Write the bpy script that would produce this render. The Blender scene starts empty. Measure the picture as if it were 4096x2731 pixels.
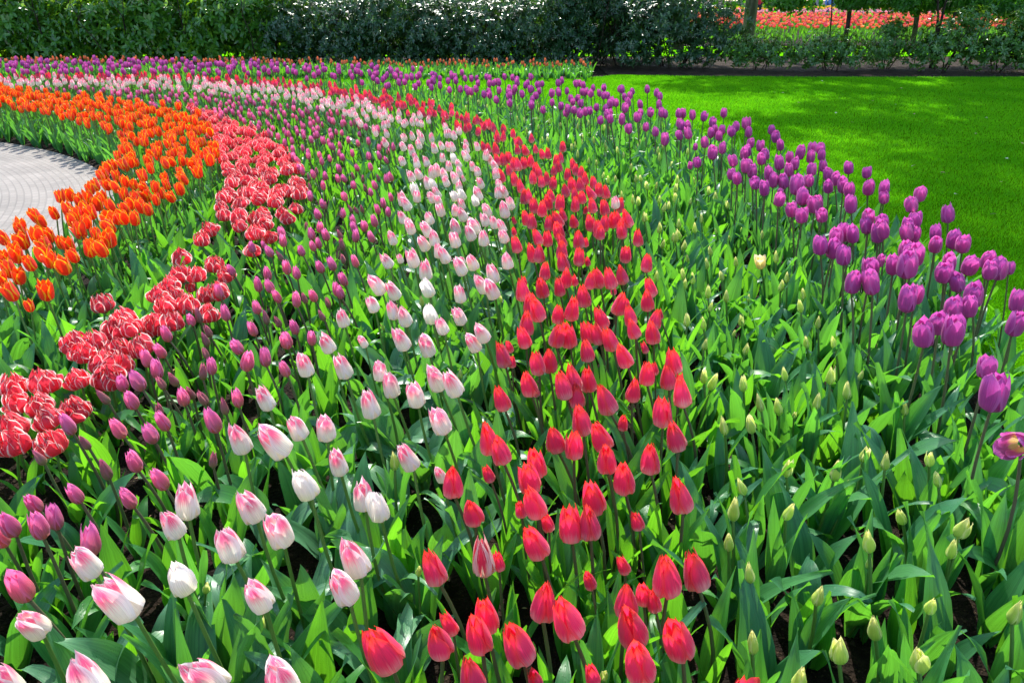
import bpy, math, random
import numpy as np
from mathutils import Vector, Quaternion, Euler

# ------------------------------------------------------------------ camera, sky, sun, exposure
scene = bpy.context.scene
COL = scene.collection
cam_d = bpy.data.cameras.new('camera'); cam = bpy.data.objects.new('camera', cam_d); COL.objects.link(cam)
cam.location = (0, 0, 1.45); cam.rotation_euler = (math.radians(90 - 24.4), 0, 0)
cam_d.sensor_width = 36; cam_d.lens = 26.8; cam_d.clip_start = 0.05; cam_d.clip_end = 600
scene.camera = cam

SUN_EL, SUN_AZ = math.radians(47), math.radians(-4)        # azimuth measured from +Y towards +X
world = bpy.data.worlds.new('World'); scene.world = world; world.use_nodes = True
wn = world.node_tree; bg = wn.nodes['Background']
sky = wn.nodes.new('ShaderNodeTexSky'); sky.sky_type = 'NISHITA'; sky.sun_disc = False
sky.sun_elevation = SUN_EL; sky.sun_rotation = SUN_AZ
wn.links.new(sky.outputs[0], bg.inputs[0]); bg.inputs[1].default_value = 0.15
sun_d = bpy.data.lights.new('sun', 'SUN'); sun_d.energy = 3.1; sun_d.angle = math.radians(0.5); sun_d.color = (1, 0.96, 0.88)
sun = bpy.data.objects.new('sun', sun_d); COL.objects.link(sun)
sdir = Vector((math.sin(SUN_AZ) * math.cos(SUN_EL), math.cos(SUN_AZ) * math.cos(SUN_EL), math.sin(SUN_EL)))
sun.rotation_euler = sdir.to_track_quat('Z', 'Y').to_euler(); sun.location = sdir * 40
scene.view_settings.view_transform = 'Standard'; scene.view_settings.look = 'None'
scene.view_settings.exposure = 1.42; scene.view_settings.gamma = 1
cy = scene.cycles
cy.max_bounces = 7; cy.diffuse_bounces = 4; cy.glossy_bounces = 2; cy.transmission_bounces = 5; cy.transparent_max_bounces = 4
cy.use_denoising = True; cy.sample_clamp_indirect = 6; cy.caustics_reflective = False; cy.caustics_refractive = False

R = random.Random(7)
NR = np.random.default_rng(11)
PTS = {
  'pink': """-72,139,43 -72,131,43 -58,125,43 -57,136,44 -49,129,43 -47,144,44w -43,159,40 -85,120,42 -71,106,46b -64,115,43w -47,109,44 -88,106,40 -69,90,44b -51,93,41 -38,91,42 -83,91,42 -26,161,40 -34,144,41 -30,140,41w -31,119,44 -32,112,43 -18,161,35s -49,357,43 -42,363,40 -36,340,43 -41,341,40 -57,350,40 -42,307,44 -36,300,41 -33,280,41w -32,318,44 -29,311,44 -28,364,41 -26,334,44 -20,351,42 -13,340,43 -18,366,41 -5,356,44 -4,344,43 -2,304,44 -22,320,39s -22,305,41 -17,311,41 -8,299,40 -12,286,40 -8,280,40 -20,273,41 -53,307,43 -52,277,43 -46,276,41 -52,263,41 -42,249,44 -38,248,42 -60,249,41 -29,251,42w -24,238,43 -19,253,40 -10,229,44 -13,230,40 -36,226,43 -50,233,39s -28,227,40 -50,325,38s -52,210,41 -40,206,42 -36,200,40 -28,194,40 -23,204,40 -17,193,44 -40,188,40 -19,174,43 -59,221,44 -62,205,44 -70,190,41 -70,168,41 -59,162,44b -56,171,43 -50,176,40 -81,574,43 -70,581,43 -72,553,44 -69,549,40 -63,508,44 -77,537,40 -59,528,41 -57,568,43 -52,572,44 -48,585,41 -44,566,44 -34,570,42 -49,542,41 -41,539,41w -37,527,40 -33,554,40 -32,607,40 -26,575,43 -18,535,44 -15,538,40 -12,518,40 -10,474,44 -42,508,42 -43,482,42 -34,494,41 -26,507,42 -22,483,44 -63,476,42 -59,483,42 -52,496,40 -48,485,44 -41,471,40 -35,471,42 -31,484,39s -52,467,40 -47,451,43w -56,433,44w -53,420,43 -45,419,43 -44,440,40 -41,416,42 -32,458,40 -32,418,44w -29,433,41w -19,457,42 -19,421,44 -20,407,44w -8,446,44 -8,433,42 -5,436,42 -57,403,43 -61,418,42 -38,398,41 -30,394,42 -28,415,40 -26,389,41 -13,386,44 -4,386,44 -1,404,43 -56,380,42 -51,369,41 -43,387,40 -14,379,41 -9,367,43 -28,366,41 -41,354,43 -19,359,43 -93,601,43 -98,633,43 -108,672,43 -116,661,41 -108,643,43w -82,630,41 -79,627,42w -71,608,43 -62,607,43 -66,609,41 -67,631,44 -74,702,43 -85,700,42 -78,706,40w -57,667,42 -45,653,41 -49,629,43 -53,632,42 -43,614,44 56,408,43""",
  'magenta': """-106,153,35 -94,154,33 -88,159,35 -98,167,35 -106,167,33d -116,152,33 -114,140,36 -105,137,38b -106,144,35 -91,132,38b -98,118,38b -81,175,31d -129,176,31d -118,141,32 -78,368,36 -70,366,36 -72,333,34 -72,307,35 -70,291,35 -85,366,32d -92,394,29d -80,344,32d -126,355,34 -115,346,35 -127,375,29s -113,363,35 -118,378,35 -111,348,32d -100,347,35 -99,364,32 -97,368,32 -95,376,34 -102,375,35 -102,394,33 -90,385,32d -85,367,32d -127,327,32 -95,318,34 -102,328,33 -109,322,32 -109,308,32 -103,304,33 -123,300,32 -97,294,32 -88,332,32 -82,330,34 -73,311,33 -72,294,35 -81,290,34 -87,298,30d -85,280,36 -77,296,29d -75,277,31d -101,280,33 -110,271,34 -123,269,32 -121,272,33d -115,264,30d -114,258,29d -107,240,32d -127,256,32 -95,256,34 -97,277,30d -80,257,34 -89,266,33d -70,243,36 -80,246,34 -94,236,36 -86,223,37b -84,234,33 -123,241,32 -123,231,34 -116,223,34 -112,216,33d -109,218,33d -98,223,35 -104,230,30d -73,219,36 -125,217,32 -119,215,34b -115,202,34 -127,208,32d -102,208,32 -101,211,32d -95,206,33d -84,205,33 -88,204,31d -108,204,30d -101,191,33 -83,183,38b -112,187,33 -124,184,36 -118,180,33d -101,183,34 -94,574,33 -99,575,36 -109,585,34 -123,593,34 -125,641,33 -116,632,36 -149,688,34 -138,656,33 -138,623,34 -112,553,32 -100,541,35 -128,581,34 -123,544,33 -81,508,35 -82,498,36 -114,516,32 -116,507,34 -103,493,33 -87,480,36 -87,465,35 -93,529,30d -97,499,30d -104,531,29d -109,522,33d -74,460,33 -75,437,35 -102,458,34 -76,423,35 -69,417,35 -94,415,35 -88,411,32 -74,399,35 -79,396,33 -83,389,34 -89,444,30d -92,441,30d -95,440,31d -110,627,31d -101,620,30d -136,690,32d""",
  'yellow': """-68,132,25s -66,111,23s -53,122,24s -32,175,30 -21,135,27s 24,111,27s 18,108,25s 60,166,28 54,152,31 50,141,30 52,131,30 67,151,31 73,170,31 86,170,30 89,168,27s 98,180,29 102,176,29 112,173,32 113,169,28 95,152,29 103,141,34b 102,141,28 81,139,32 64,123,31 83,140,25s 73,116,29 86,120,31 46,109,32 63,109,30b 76,105,32b 53,102,30 103,119,30 133,393,29 120,407,23s 88,390,30 84,378,32 131,423,23s 115,417,24s 86,365,32 97,358,31 87,361,26s 93,347,28 105,341,31 76,321,32 79,315,32 75,311,31 96,330,28 125,345,32 124,325,29 116,309,31 82,299,32 89,296,31 82,292,28 124,304,29 115,283,32 69,278,28 73,268,31 89,273,30 102,280,23s 86,270,26s 120,275,28 109,257,28 118,254,29 71,255,28 85,251,28 117,342,30o 90,225,31 104,222,32 127,247,23s 121,236,25s 64,227,29 65,219,31 75,220,30 93,204,32 108,217,29 122,207,28 76,205,31 83,208,28 88,207,26s 70,194,30 61,190,32 103,310,25s -37,291,31 -5,311,24s -18,237,25s -4,236,24s -51,276,26s 65,324,30 78,379,28 85,388,29 87,372,29 77,325,31 76,318,28 112,514,31 122,511,31 129,497,28 126,467,31 132,460,28 111,468,28 102,468,30 93,414,29 105,413,32 99,401,30 72,667,31b 76,643,31 80,644,28 50,600,31 53,661,28 63,672,28 45,625,32 58,581,31 64,584,29 89,613,28 88,618,32 114,590,31 86,553,32 65,544,28 65,516,31 72,527,29 88,520,31b 86,529,29 74,460,31 78,466,29 70,481,29 91,511,28 94,494,32 106,491,31 111,510,32 91,464,30 89,438,32 88,412,30 80,402,30 74,416,32b 93,447,31 102,472,29 28,685,28 34,687,28 49,766,29 26,753,28 17,708,32""",
  'red': """-14,150,40 -6,160,36s -9,142,38 6,158,40 4,149,42 5,141,41 2,147,35s 8,142,35s 5,131,38 19,147,38 13,137,38 17,136,39 27,153,39 23,157,42 35,163,38 39,146,39 29,144,34s -16,123,38 -6,125,39t -3,130,34s 16,123,35s 24,130,33s 30,116,42 22,113,39 26,117,37s 28,116,36s 6,111,40 10,105,42 -5,110,38 -12,110,36s -6,104,39 1,100,41 -13,101,41 -23,100,40b 22,106,39 22,97,40b 30,103,39 -7,96,38 4,98,35s 14,97,37s 37,121,39 2,342,39 1,378,35s 9,329,39 12,323,41 12,347,41 17,355,38 23,364,39 23,342,41 22,324,42 31,343,41 36,360,35s 42,352,42 30,326,38 34,327,36s 22,314,40 14,307,38 22,293,40 26,299,37s 4,279,40 5,306,34s 12,287,38 19,288,38 31,285,42 35,292,40 39,286,42 46,303,38 42,296,34s 28,277,38 54,364,39 61,356,38 51,327,39 58,312,40 55,284,39 52,273,38 7,270,38 9,253,42 17,259,38 22,259,40 40,264,40 45,279,35s 43,257,38 32,253,39 26,242,38 29,237,40 15,231,42 19,235,40 41,237,42 33,234,39 52,255,38 56,267,35s 48,238,40 5,245,40 4,236,39 24,221,41 45,235,36s 35,215,42 -3,222,39 -1,238,35s 0,222,37s 8,216,39 12,220,38 5,202,39 7,210,33s 15,197,41 18,200,42 23,205,39 19,197,38 -3,195,38 27,192,39 36,200,38 41,207,40 46,221,35s 51,217,39 48,209,38 52,210,36s 50,198,38 19,182,38 42,185,39 43,172,39 32,190,33s 11,170,40 16,168,39 23,169,41 -6,169,40 -3,161,42 -2,499,41 1,515,41 -7,485,40 8,526,40 4,511,42 13,528,41 -2,536,42 -6,534,41 -10,532,41 10,580,39 4,568,42 3,611,39 9,625,38 17,634,38 18,592,38 22,565,39 26,557,41 39,595,39 16,515,38 17,491,41 31,536,40 35,555,38 28,513,38 32,526,38 2,479,39 5,448,42 13,470,42 18,465,41 22,482,39 25,465,40 36,494,39 42,526,39 43,514,38 45,496,40 45,468,42 41,458,41 37,468,38 50,467,40 32,455,38 36,432,41 40,429,40 45,431,42 51,443,41 56,452,38 35,416,39 26,408,42 22,432,40 9,431,40 7,431,40 12,406,41 16,395,42 7,384,40 10,371,42 20,417,40 27,398,38 23,374,42 19,375,40 32,387,38 43,402,42 42,428,33s 50,405,40 59,411,40 58,375,42 47,378,39 52,384,39 40,378,39 55,385,39 1,399,35s 55,371,39 42,361,41 -22,596,39 -18,587,39 -16,643,39 -12,618,42 -9,618,42 -12,567,42 -3,643,41 -24,685,40 -22,710,38 -12,663,42 -8,666,40 -31,665,38 -36,692,38 -38,686,38 -44,675,41 -37,711,42 -50,755,38""",
  'purple': """127,302,51 133,303,49 137,311,51 130,286,52 144,321,51 145,314,52 162,339,49 163,329,48 164,328,50 173,324,50 179,329,48 187,326,49 179,310,49 192,320,48 191,311,49 138,279,49 152,300,45s 145,276,51 162,301,49 158,286,52 146,268,54b 166,276,52 161,269,51 175,277,51 187,286,50 179,271,51 187,278,49 200,291,45s 122,257,51 127,254,52b 142,251,49 138,248,48 165,266,48 162,250,49 147,235,50 151,234,51 170,239,51 161,224,49 124,210,52 137,225,49 132,209,53b 136,196,48 122,170,53b 116,150,51o 142,679,52 146,677,52 152,684,51 152,661,52 158,665,51 136,621,51 147,630,49 125,581,50 130,576,52 134,645,49 181,678,52 162,638,50 152,599,49 162,614,48 163,602,49 157,588,48 172,608,51 170,583,52 186,615,52 194,632,51 181,592,49 204,615,48 192,566,51 186,537,50 135,544,51 145,533,49 130,500,52 134,566,44s 170,553,49 159,522,49 151,502,51 168,524,52 169,515,48 138,480,51 157,484,51 116,499,44s 118,490,48 166,477,50 175,485,52 186,498,52 173,469,51 165,456,50 205,529,50 192,495,50 206,516,52 204,508,49 192,473,49 177,452,51 139,456,52 148,480,48 145,461,48 131,455,48 128,433,50 148,440,51 150,436,48 155,434,48 167,428,50 182,439,51 181,426,51 201,457,51 213,459,48 172,412,50 177,406,52 177,397,52 195,414,49 165,365,52 134,418,51 133,399,52 151,425,44s 151,402,53b 134,377,52 150,389,50 139,372,48 140,361,48 156,383,48 153,381,48 150,361,48 198,403,51 196,397,48 211,391,51 197,370,51 163,341,52 167,335,52 185,342,51 175,328,52 203,348,52""",
  'double': """-150,409,29 -136,392,30 -131,398,26 -168,412,26 -165,392,26 -163,360,27 -143,348,27 -131,331,28 -151,328,29 -144,328,29 -133,374,26 -147,328,23s -151,316,28 -153,308,27 -149,313,26 -142,292,28 -132,308,27 -126,307,29 -134,294,28 -120,279,30 -131,271,30 -173,299,26 -152,275,29 -146,268,29 -153,269,27 -142,277,26 -161,255,28 -156,260,27 -153,246,29 -133,248,30 -144,252,27 -144,241,27 -137,238,28 -144,225,29 -154,223,29 -164,222,28 -157,212,27 -149,211,27 -138,197,30 -135,206,28 -151,199,26 -143,187,28 -133,188,27 -134,226,29""",
  'orange': """-215,368,38 -203,373,39 -247,371,38 -230,345,40 -225,349,42 -222,354,40 -218,342,39 -237,343,42 -230,338,38 -204,307,42 -224,330,38 -207,322,41 -203,320,39 -195,315,38 -206,341,39 -195,324,40 -213,347,39 -200,355,40 -194,355,38 -194,337,39 -183,326,42 -191,345,40 -212,305,40 -206,301,38 -225,323,39 -191,272,42 -180,276,41 -188,276,35s -211,296,38 -216,302,39 -256,427,41 -256,436,40 -242,395,40 -246,441,42 -251,456,41 -246,385,41 -244,385,38 -250,377,38 -241,419,41 -241,428,40 -235,396,42 -221,373,42 -225,386,42 -233,408,39 -220,390,42 -227,411,41 -229,421,42 -224,418,38 -214,374,41 -208,383,40 -198,379,42 -192,379,42 -207,390,39 -210,406,40 -213,420,39 -203,410,40 -198,407,39 -212,363,41 -218,437,38 -215,443,38 -201,425,40 -208,449,38 -197,435,39 -220,428,42 -234,447,42 -251,470,38 -257,495,38 -259,485,42 -258,478,42 -239,469,40 -235,471,38 -239,493,39 -217,446,42 -210,446,42 -215,472,38 -201,458,38 -206,477,40 -207,503,39""",
}
FILL = {
  'orange': [(-6.7, 9.93), (-6.31, 9.84), (-4.85, 9.08), (-3.77, 8.29), (-3.08, 7.67), (-2.47, 6.45), (-2.03, 5.21), (-2.04, 4.96), (-2.66, 4.93), (-2.81, 5.43), (-2.98, 5.95), (-3.23, 6.45), (-3.82, 7.04), (-4.48, 7.67), (-5.38, 8.32), (-5.82, 8.57)],
  'double': [(-3.59, 8.79), (-3.39, 8.69), (-2.91, 7.99), (-2.31, 7.19), (-1.89, 6.43), (-1.58, 5.72), (-1.37, 4.96), (-1.3, 4.51), (-1.32, 4.04), (-1.48, 4.09), (-1.67, 4.26), (-1.78, 4.61), (-1.89, 5.08), (-2.18, 5.8), (-2.48, 6.53), (-2.89, 7.44)],
  'magenta': [(-7.15, 10.61), (-6.77, 10.55), (-5.82, 10.4), (-4.9, 10.25), (-3.62, 9.78), (-2.6, 8.99), (-1.78, 8.11), (-1.28, 7.26), (-0.94, 6.19), (-0.82, 5.5), (-1.24, 7.06), (-1.61, 7.31), (-0.93, 3.93), (-1.1, 3.93), (-1.28, 4.7), (-1.5, 5.43), (-1.82, 6.19), (-2.23, 6.94), (-2.86, 7.87), (-3.45, 8.51), (-4.06, 8.95), (-5.22, 9.78), (-6.7, 10.45), (-7.08, 10.5)],
  'pink': [(-7.29, 10.86), (-6.93, 10.86), (-5.11, 10.75), (-3.83, 10.41), (-2.48, 9.56), (-1.49, 8.3), (-0.89, 7.44), (-0.68, 6.9), (-1.04, 6.78), (-1.25, 6.9), (-1.67, 7.65), (-2.23, 8.52), (-2.86, 9.07), (-4.12, 9.74), (-5.26, 9.89), (-6.34, 9.89), (-6.66, 9.89)],
  'red': [(-7.59, 11.32), (-7.22, 11.32), (-5.43, 11.45), (-4.08, 11.13), (-3.03, 10.61), (-2.15, 9.93), (-1.62, 9.38), (-1.02, 8.57), (-0.49, 7.67), (-0.23, 7.3), (-0.1, 6.67), (-0.28, 6.67), (-0.53, 7.04), (-0.92, 7.67), (-1.54, 8.57), (-2.55, 9.84), (-3.9, 10.61), (-7.07, 11.07), (-7.43, 11.07)],
  'yellow': [(-3.09, 11.93), (-1.72, 11.44), (-0.72, 10.42), (0.12, 9.39), (0.72, 8.41), (1.15, 7.57), (1.32, 6.84), (1.38, 5.87), (1.21, 5.55), (0.96, 6.22), (0.76, 6.62), (0.42, 7.31), (-0.12, 8.15), (-0.89, 9.19), (-1.87, 10.52), (-2.93, 11.33)],
  'purple': [(-8.61, 12.95), (-8.19, 12.95), (-6.1, 12.95), (-3.86, 12.43), (-1.68, 11.23), (-0.43, 10.41), (0.64, 9.5), (1.59, 8.52), (1.59, 7.76), (1.13, 5.47), (1.06, 5.84), (0.78, 6.25), (0.3, 7.28), (-0.34, 8.22), (-1.12, 9.12), (-2.37, 10.24), (-3.92, 10.72), (-5.43, 10.84), (-6.9, 10.84), (-7.25, 10.84)],
  'back': [(-10.85, 16.35), (-10.32, 16.35), (-6.72, 16.12), (-3.17, 15.67), (1.48, 15.36), (1.36, 14.47), (-1.39, 14.66), (-5.48, 15.05), (-9.78, 15.46), (-10.35, 15.57)],
}
GROUND = {"purple_base": [(-9.58, 12.95), (-8.13, 12.86), (-6.06, 12.86), (-3.83, 12.35), (-1.67, 11.17), (-0.43, 10.36), (0.64, 9.45), (1.59, 8.52), (1.91, 7.14), (2.05, 6.15), (2.1, 5.22), (2.11, 4.56), (2.14, 4.01), (2.13, 3.64), (1.92, 2.83), (1.8, 2.39), (1.38, 1.66)],
 "lawn_back": [(1.83, 15.81), (1.45, 15.21), (-1.46, 15.29), (-3.97, 15.38), (-7.35, 15.46)],
 "pave": [(-5.38, 8.14), (-5.05, 8.04), (-4.67, 7.85), (-4.26, 7.57), (-3.86, 7.23)]}
LAB = {
 'red -23 100': 'broad round red tulip at the bottom beside the last pink and white tulips',
 'red -6 125': 'red tulip marked with white streaks, a small red one at its side',
 'red -3 130': 'small red tulip half behind the white streaked red one',
 'red 16 123': 'small short red tulip with flared tips, alone on a thin stem',
 'red 24 130': 'small red tulip with split tips above the tiny pair',
 'red 29 144': 'tiny red tulip low among leaves beside a thin green bud',
 'red 26 117': 'small red tulip hidden behind a large one, above its tiny neighbour',
 'red 28 116': 'tiny red tulip below a small one, beside the large leaning bloom',
 'red 22 113': 'large red tulip touching the tiny red pair',
 'red 22 106': 'red tulip directly above the biggest red bloom at the bottom edge',
 'red 22 97': 'biggest red tulip, cut by the bottom edge of the picture',
 'red 30 103': 'tall red tulip at the bottom where the red band meets bare soil',
 'red 37 121': 'red tulip at the outer edge of the band beside bare dark soil',
 'red 30 116': 'red tulip above the tiny pair, facing the bare soil',
 'red -14 150': 'red tulip overlapping a small white tulip bud',
 'red -9 142': 'large red tulip below the one that overlaps the small white bud',
 'red 5 131': 'upright red tulip alone on its stem amid broad leaves',
 'red 13 137': 'red tulip of a close pair, the one toward the pink tulips',
 'red 17 136': 'red tulip of a close pair, the one toward the yellow buds',
 'red 8 142': 'small red tulip tucked under a large drooping red one',
 'red 5 141': 'large dark red tulip with a small one tucked below it',
 'red 6 111': 'slimmer red tulip of a touching pair above the bottom edge',
 'red 10 105': 'broader darker red tulip of a touching pair above the bottom edge',
 'red -5 110': 'red tulip half hidden behind a paler long one',
 'red -6 104': 'long red tulip in front of a half hidden one',
 'red -13 101': 'red tulip with a small red one behind its shoulder',
 'red -12 110': 'small red tulip behind the shoulder of a full sized one',
 'red 1 100': 'red tulip standing between two red pairs at the bottom',
 'red -16 123': 'red tulip beside a single round green bud',
 'red -7 96': 'red tulip cut by the bottom edge beneath the long red pair',
 'red 14 97': 'small pinkish red tulip bud by the bottom edge, deep in leaves',
 'red 19 147': 'red tulip with spread tips above the close red pair',
 'red -3 195': 'red tulip standing apart at the inner edge by the pink tulips',
 'red -3 222': 'large red tulip at the inner edge with a small one behind',
 'red -1 238': 'small round red tulip behind a large one at the inner edge',
 'red -6 169': 'red tulip farthest inward among the pink and white tulips',
 'pink -18 161': 'small white tulip bud touching a red tulip',
 'pink -30 140': 'leaning pale tulip covering half of another pale one',
 'pink -34 144': 'pale tulip half covered by a leaning cream one',
 'pink -47 144': 'upright white tulip without pink, alone among leaves',
 'pink -64 115': 'large leaning cream white tulip without pink',
 'pink -58 125': 'pale tulip standing over dark bare soil',
 'pink -57 136': 'tilted pink and white tulip touching a deeper pink one below it',
 'pink -49 129': 'deep pink and white tulip touching a tilted one above it',
 'pink -72 139': 'pink and white tulip behind and above another of its kind',
 'pink -72 131': 'pink and white tulip in front of and below its twin',
 'pink -85 120': 'pink and white tulip just below a magenta tulip',
 'pink -71 106': 'largest pink and white tulip, beside the big cream one',
 'pink -47 109': 'pink and white tulip alone over broad grey green leaves',
 'pink -31 119': 'pink and white tulip behind the petal rimmed one of a pair',
 'pink -32 112': 'pink tulip with white petal rims in front of its pair',
 'pink -88 106': 'pink and white tulip below the lowest magenta tulip',
 'pink -69 90': 'large pink and white tulip cut by the bottom edge below the cream one',
 'pink -51 93': 'pink and white tulip cut by the bottom edge near a round green bud',
 'pink -38 91': 'last pink and white tulip along the bottom edge, next to the reds',
 'pink -83 91': 'pink and white tulip cut off in the bottom corner',
 'pink -10 229': 'pale pink tulip behind a darker pink twin at the band edge',
 'pink -13 230': 'darker pink and white tulip in front of its pale twin',
 'pink -19 174': 'large tilted pink and white tulip beside dark soil',
 'pink -50 233': 'small cream tulip among pink and white ones',
 'pink -50 325': 'tiny white tulip among larger pink and white ones',
 'pink 56 408': 'single pink and white tulip growing inside the red band',
 'pink -32 418': 'creamy yellow tulip in the middle of the pink and white band',
 'yellow -68 132': 'single small bud below the large cream white tulip',
 'yellow -66 111': 'round green bud at the bottom edge near pink tulips',
 'yellow -32 175': 'tall slim green bud between pink and white tulips',
 'yellow -21 135': 'round green bud beside a red tulip',
 'yellow 24 111': 'dark little bud at the bottom among red tulips',
 'yellow 103 141': 'fat yellow bud standing above a broad leaf',
 'yellow 63 109': 'fat pale bud, its petals parting, at the bottom of the green band',
 'yellow 76 105': 'large pointed yellow bud lowest by the soil beside a curled leaf',
 'yellow 64 123': 'rounded green bud on a bent stem above bare soil',
 'yellow 86 120': 'leaning pale green bud with a hooked tip',
 'yellow 81 139': 'large pale yellow bud between two tall upright leaves',
 'yellow 73 116': 'yellow green bud between the two fat pale ones',
 'yellow 50 141': 'yellow bud beside the outer edge of the red band',
 'yellow 52 131': 'pale yellow bud over a broad leaf near the red band',
 'yellow 117 342': 'opened cream yellow tulip alone in the green band',
 'yellow -37 291': 'yellow bud shaded by pink and white tulips',
 'purple 116 150': 'fallen open purple tulip showing its yellow heart',
 'purple 122 170': 'large purple tulip, lowest of the upright ones, before its twin',
 'purple 136 196': 'purple tulip just behind the lowest large one',
 'purple 124 210': 'purple tulip standing forward alone toward the yellow buds',
 'purple 132 209': 'large deep purple tulip in front of a paler group',
 'purple 137 225': 'paler purple tulip half behind a large deep purple one',
 'purple 127 254': 'large purple tulip at the inner edge with twins around',
 'purple 122 257': 'purple tulip beside a larger one at the inner edge',
 'purple 181 678': 'purple tulip rising alone highest against the lawn',
 'purple 203 348': 'purple tulip on a long stem alone against the lawn',
 'purple 211 391': 'tall purple tulip over another leaning against it, lawn behind',
 'purple 197 370': 'purple tulip leaning under a taller one, lawn behind',
 'purple 165 365': 'small purple tulip under a tall pale oval one',
 'purple 151 402': 'large leaning purple tulip with spread petals',
 'magenta -86 223': 'large wide magenta tulip with spread tips',
 'magenta -119 215': 'tall bright magenta tulip beside the double tulips',
 'magenta -83 183': 'bright wide magenta tulip alone near the pink tulips',
 'magenta -124 184': 'magenta tulip in front of the lowest double tulips',
 'magenta -127 208': 'dull unopened magenta bud beside the lowest double tulips',
 'magenta -98 118': 'lowest magenta tulip with one raised tip',
 'magenta -105 137': 'wide magenta tulip in front of a slimmer one',
 'magenta -106 144': 'slim magenta tulip behind a wide one',
 'magenta -91 132': 'magenta tulip partly hidden by a pink and white one',
 'magenta -106 153': 'large magenta tulip with closed tips over a narrow leaf',
 'magenta -94 154': 'leaning magenta tulip above the topmost of the corner pinks',
 'magenta -114 140': 'dull magenta tulip at the frame edge',
 'double -173 299': 'double tulip growing apart toward the orange tulips',
 'double -163 360': 'double tulip alone beside the strip of bare soil',
 'double -147 328': 'small greenish double bud among full double blooms',
 'double -144 225': 'dark red double tulip at the soil edge of the row',
 'double -134 226': 'double tulip drooping over magenta buds',
 'double -133 188': 'lowest double tulip, behind a dull magenta bud',
 'orange -188 276': 'small orange tulip, lowest of the orange band',
 'orange -180 276': 'round orange tulip set apart at the lower end of the band',
 'orange -191 272': 'large orange tulip low at the frame edge',
 'orange -256 427': 'orange tulip of a pair leaning out over the paving',
 'orange -242 395': 'orange tulip alone on a long stem over the paving',
}

def parse(txt):
    out = []
    for w in txt.split():
        f = ''
        if w[-1].isalpha(): f = w[-1]; w = w[:-1]
        x, y, z = (int(a) / 100 for a in w.split(',')); out.append((x, y, z, f))
    return out
PTS = {k: parse(v) for k, v in PTS.items()}

# ------------------------------------------------------------------ materials
def newmat(name):
    m = bpy.data.materials.new(name); m.use_nodes = True; nt = m.node_tree
    for n in list(nt.nodes): nt.nodes.remove(n)
    out = nt.nodes.new('ShaderNodeOutputMaterial')
    def N(t, **kw):
        n = nt.nodes.new('ShaderNode' + t)
        for k, v in kw.items(): setattr(n, k, v)
        return n
    def L(a, b): nt.links.new(a, b)
    return m, N, L, out
def setin(n, **kw):
    for k, v in kw.items():
        k = k.replace('_', ' ')
        n.inputs[k].default_value = tuple(v) + (1,) if isinstance(v, (tuple, list)) and len(v) == 3 and n.inputs[k].type == 'RGBA' else v
def mathn(N, L, op, a, b=None, c=None, clamp=False):
    n = N('Math', operation=op, use_clamp=clamp)
    for i, x in enumerate((a, b, c)):
        if x is None: continue
        if hasattr(x, 'links'): L(x, n.inputs[i])
        else: n.inputs[i].default_value = x
    return n.outputs[0]
def mix(N, L, f, a, b):
    n = N('Mix', data_type='RGBA')
    for i, x in ((0, f), (6, a), (7, b)):
        if hasattr(x, 'links'): L(x, n.inputs[i])
        elif i == 0: n.inputs[0].default_value = x
        else: n.inputs[i].default_value = tuple(x) + (1,)
    return n.outputs[2]
def ramp(N, L, x, lo, hi):
    n = N('MapRange', interpolation_type='SMOOTHSTEP'); L(x, n.inputs[0])
    n.inputs[1].default_value = lo; n.inputs[2].default_value = hi
    return n.outputs[0]
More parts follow.
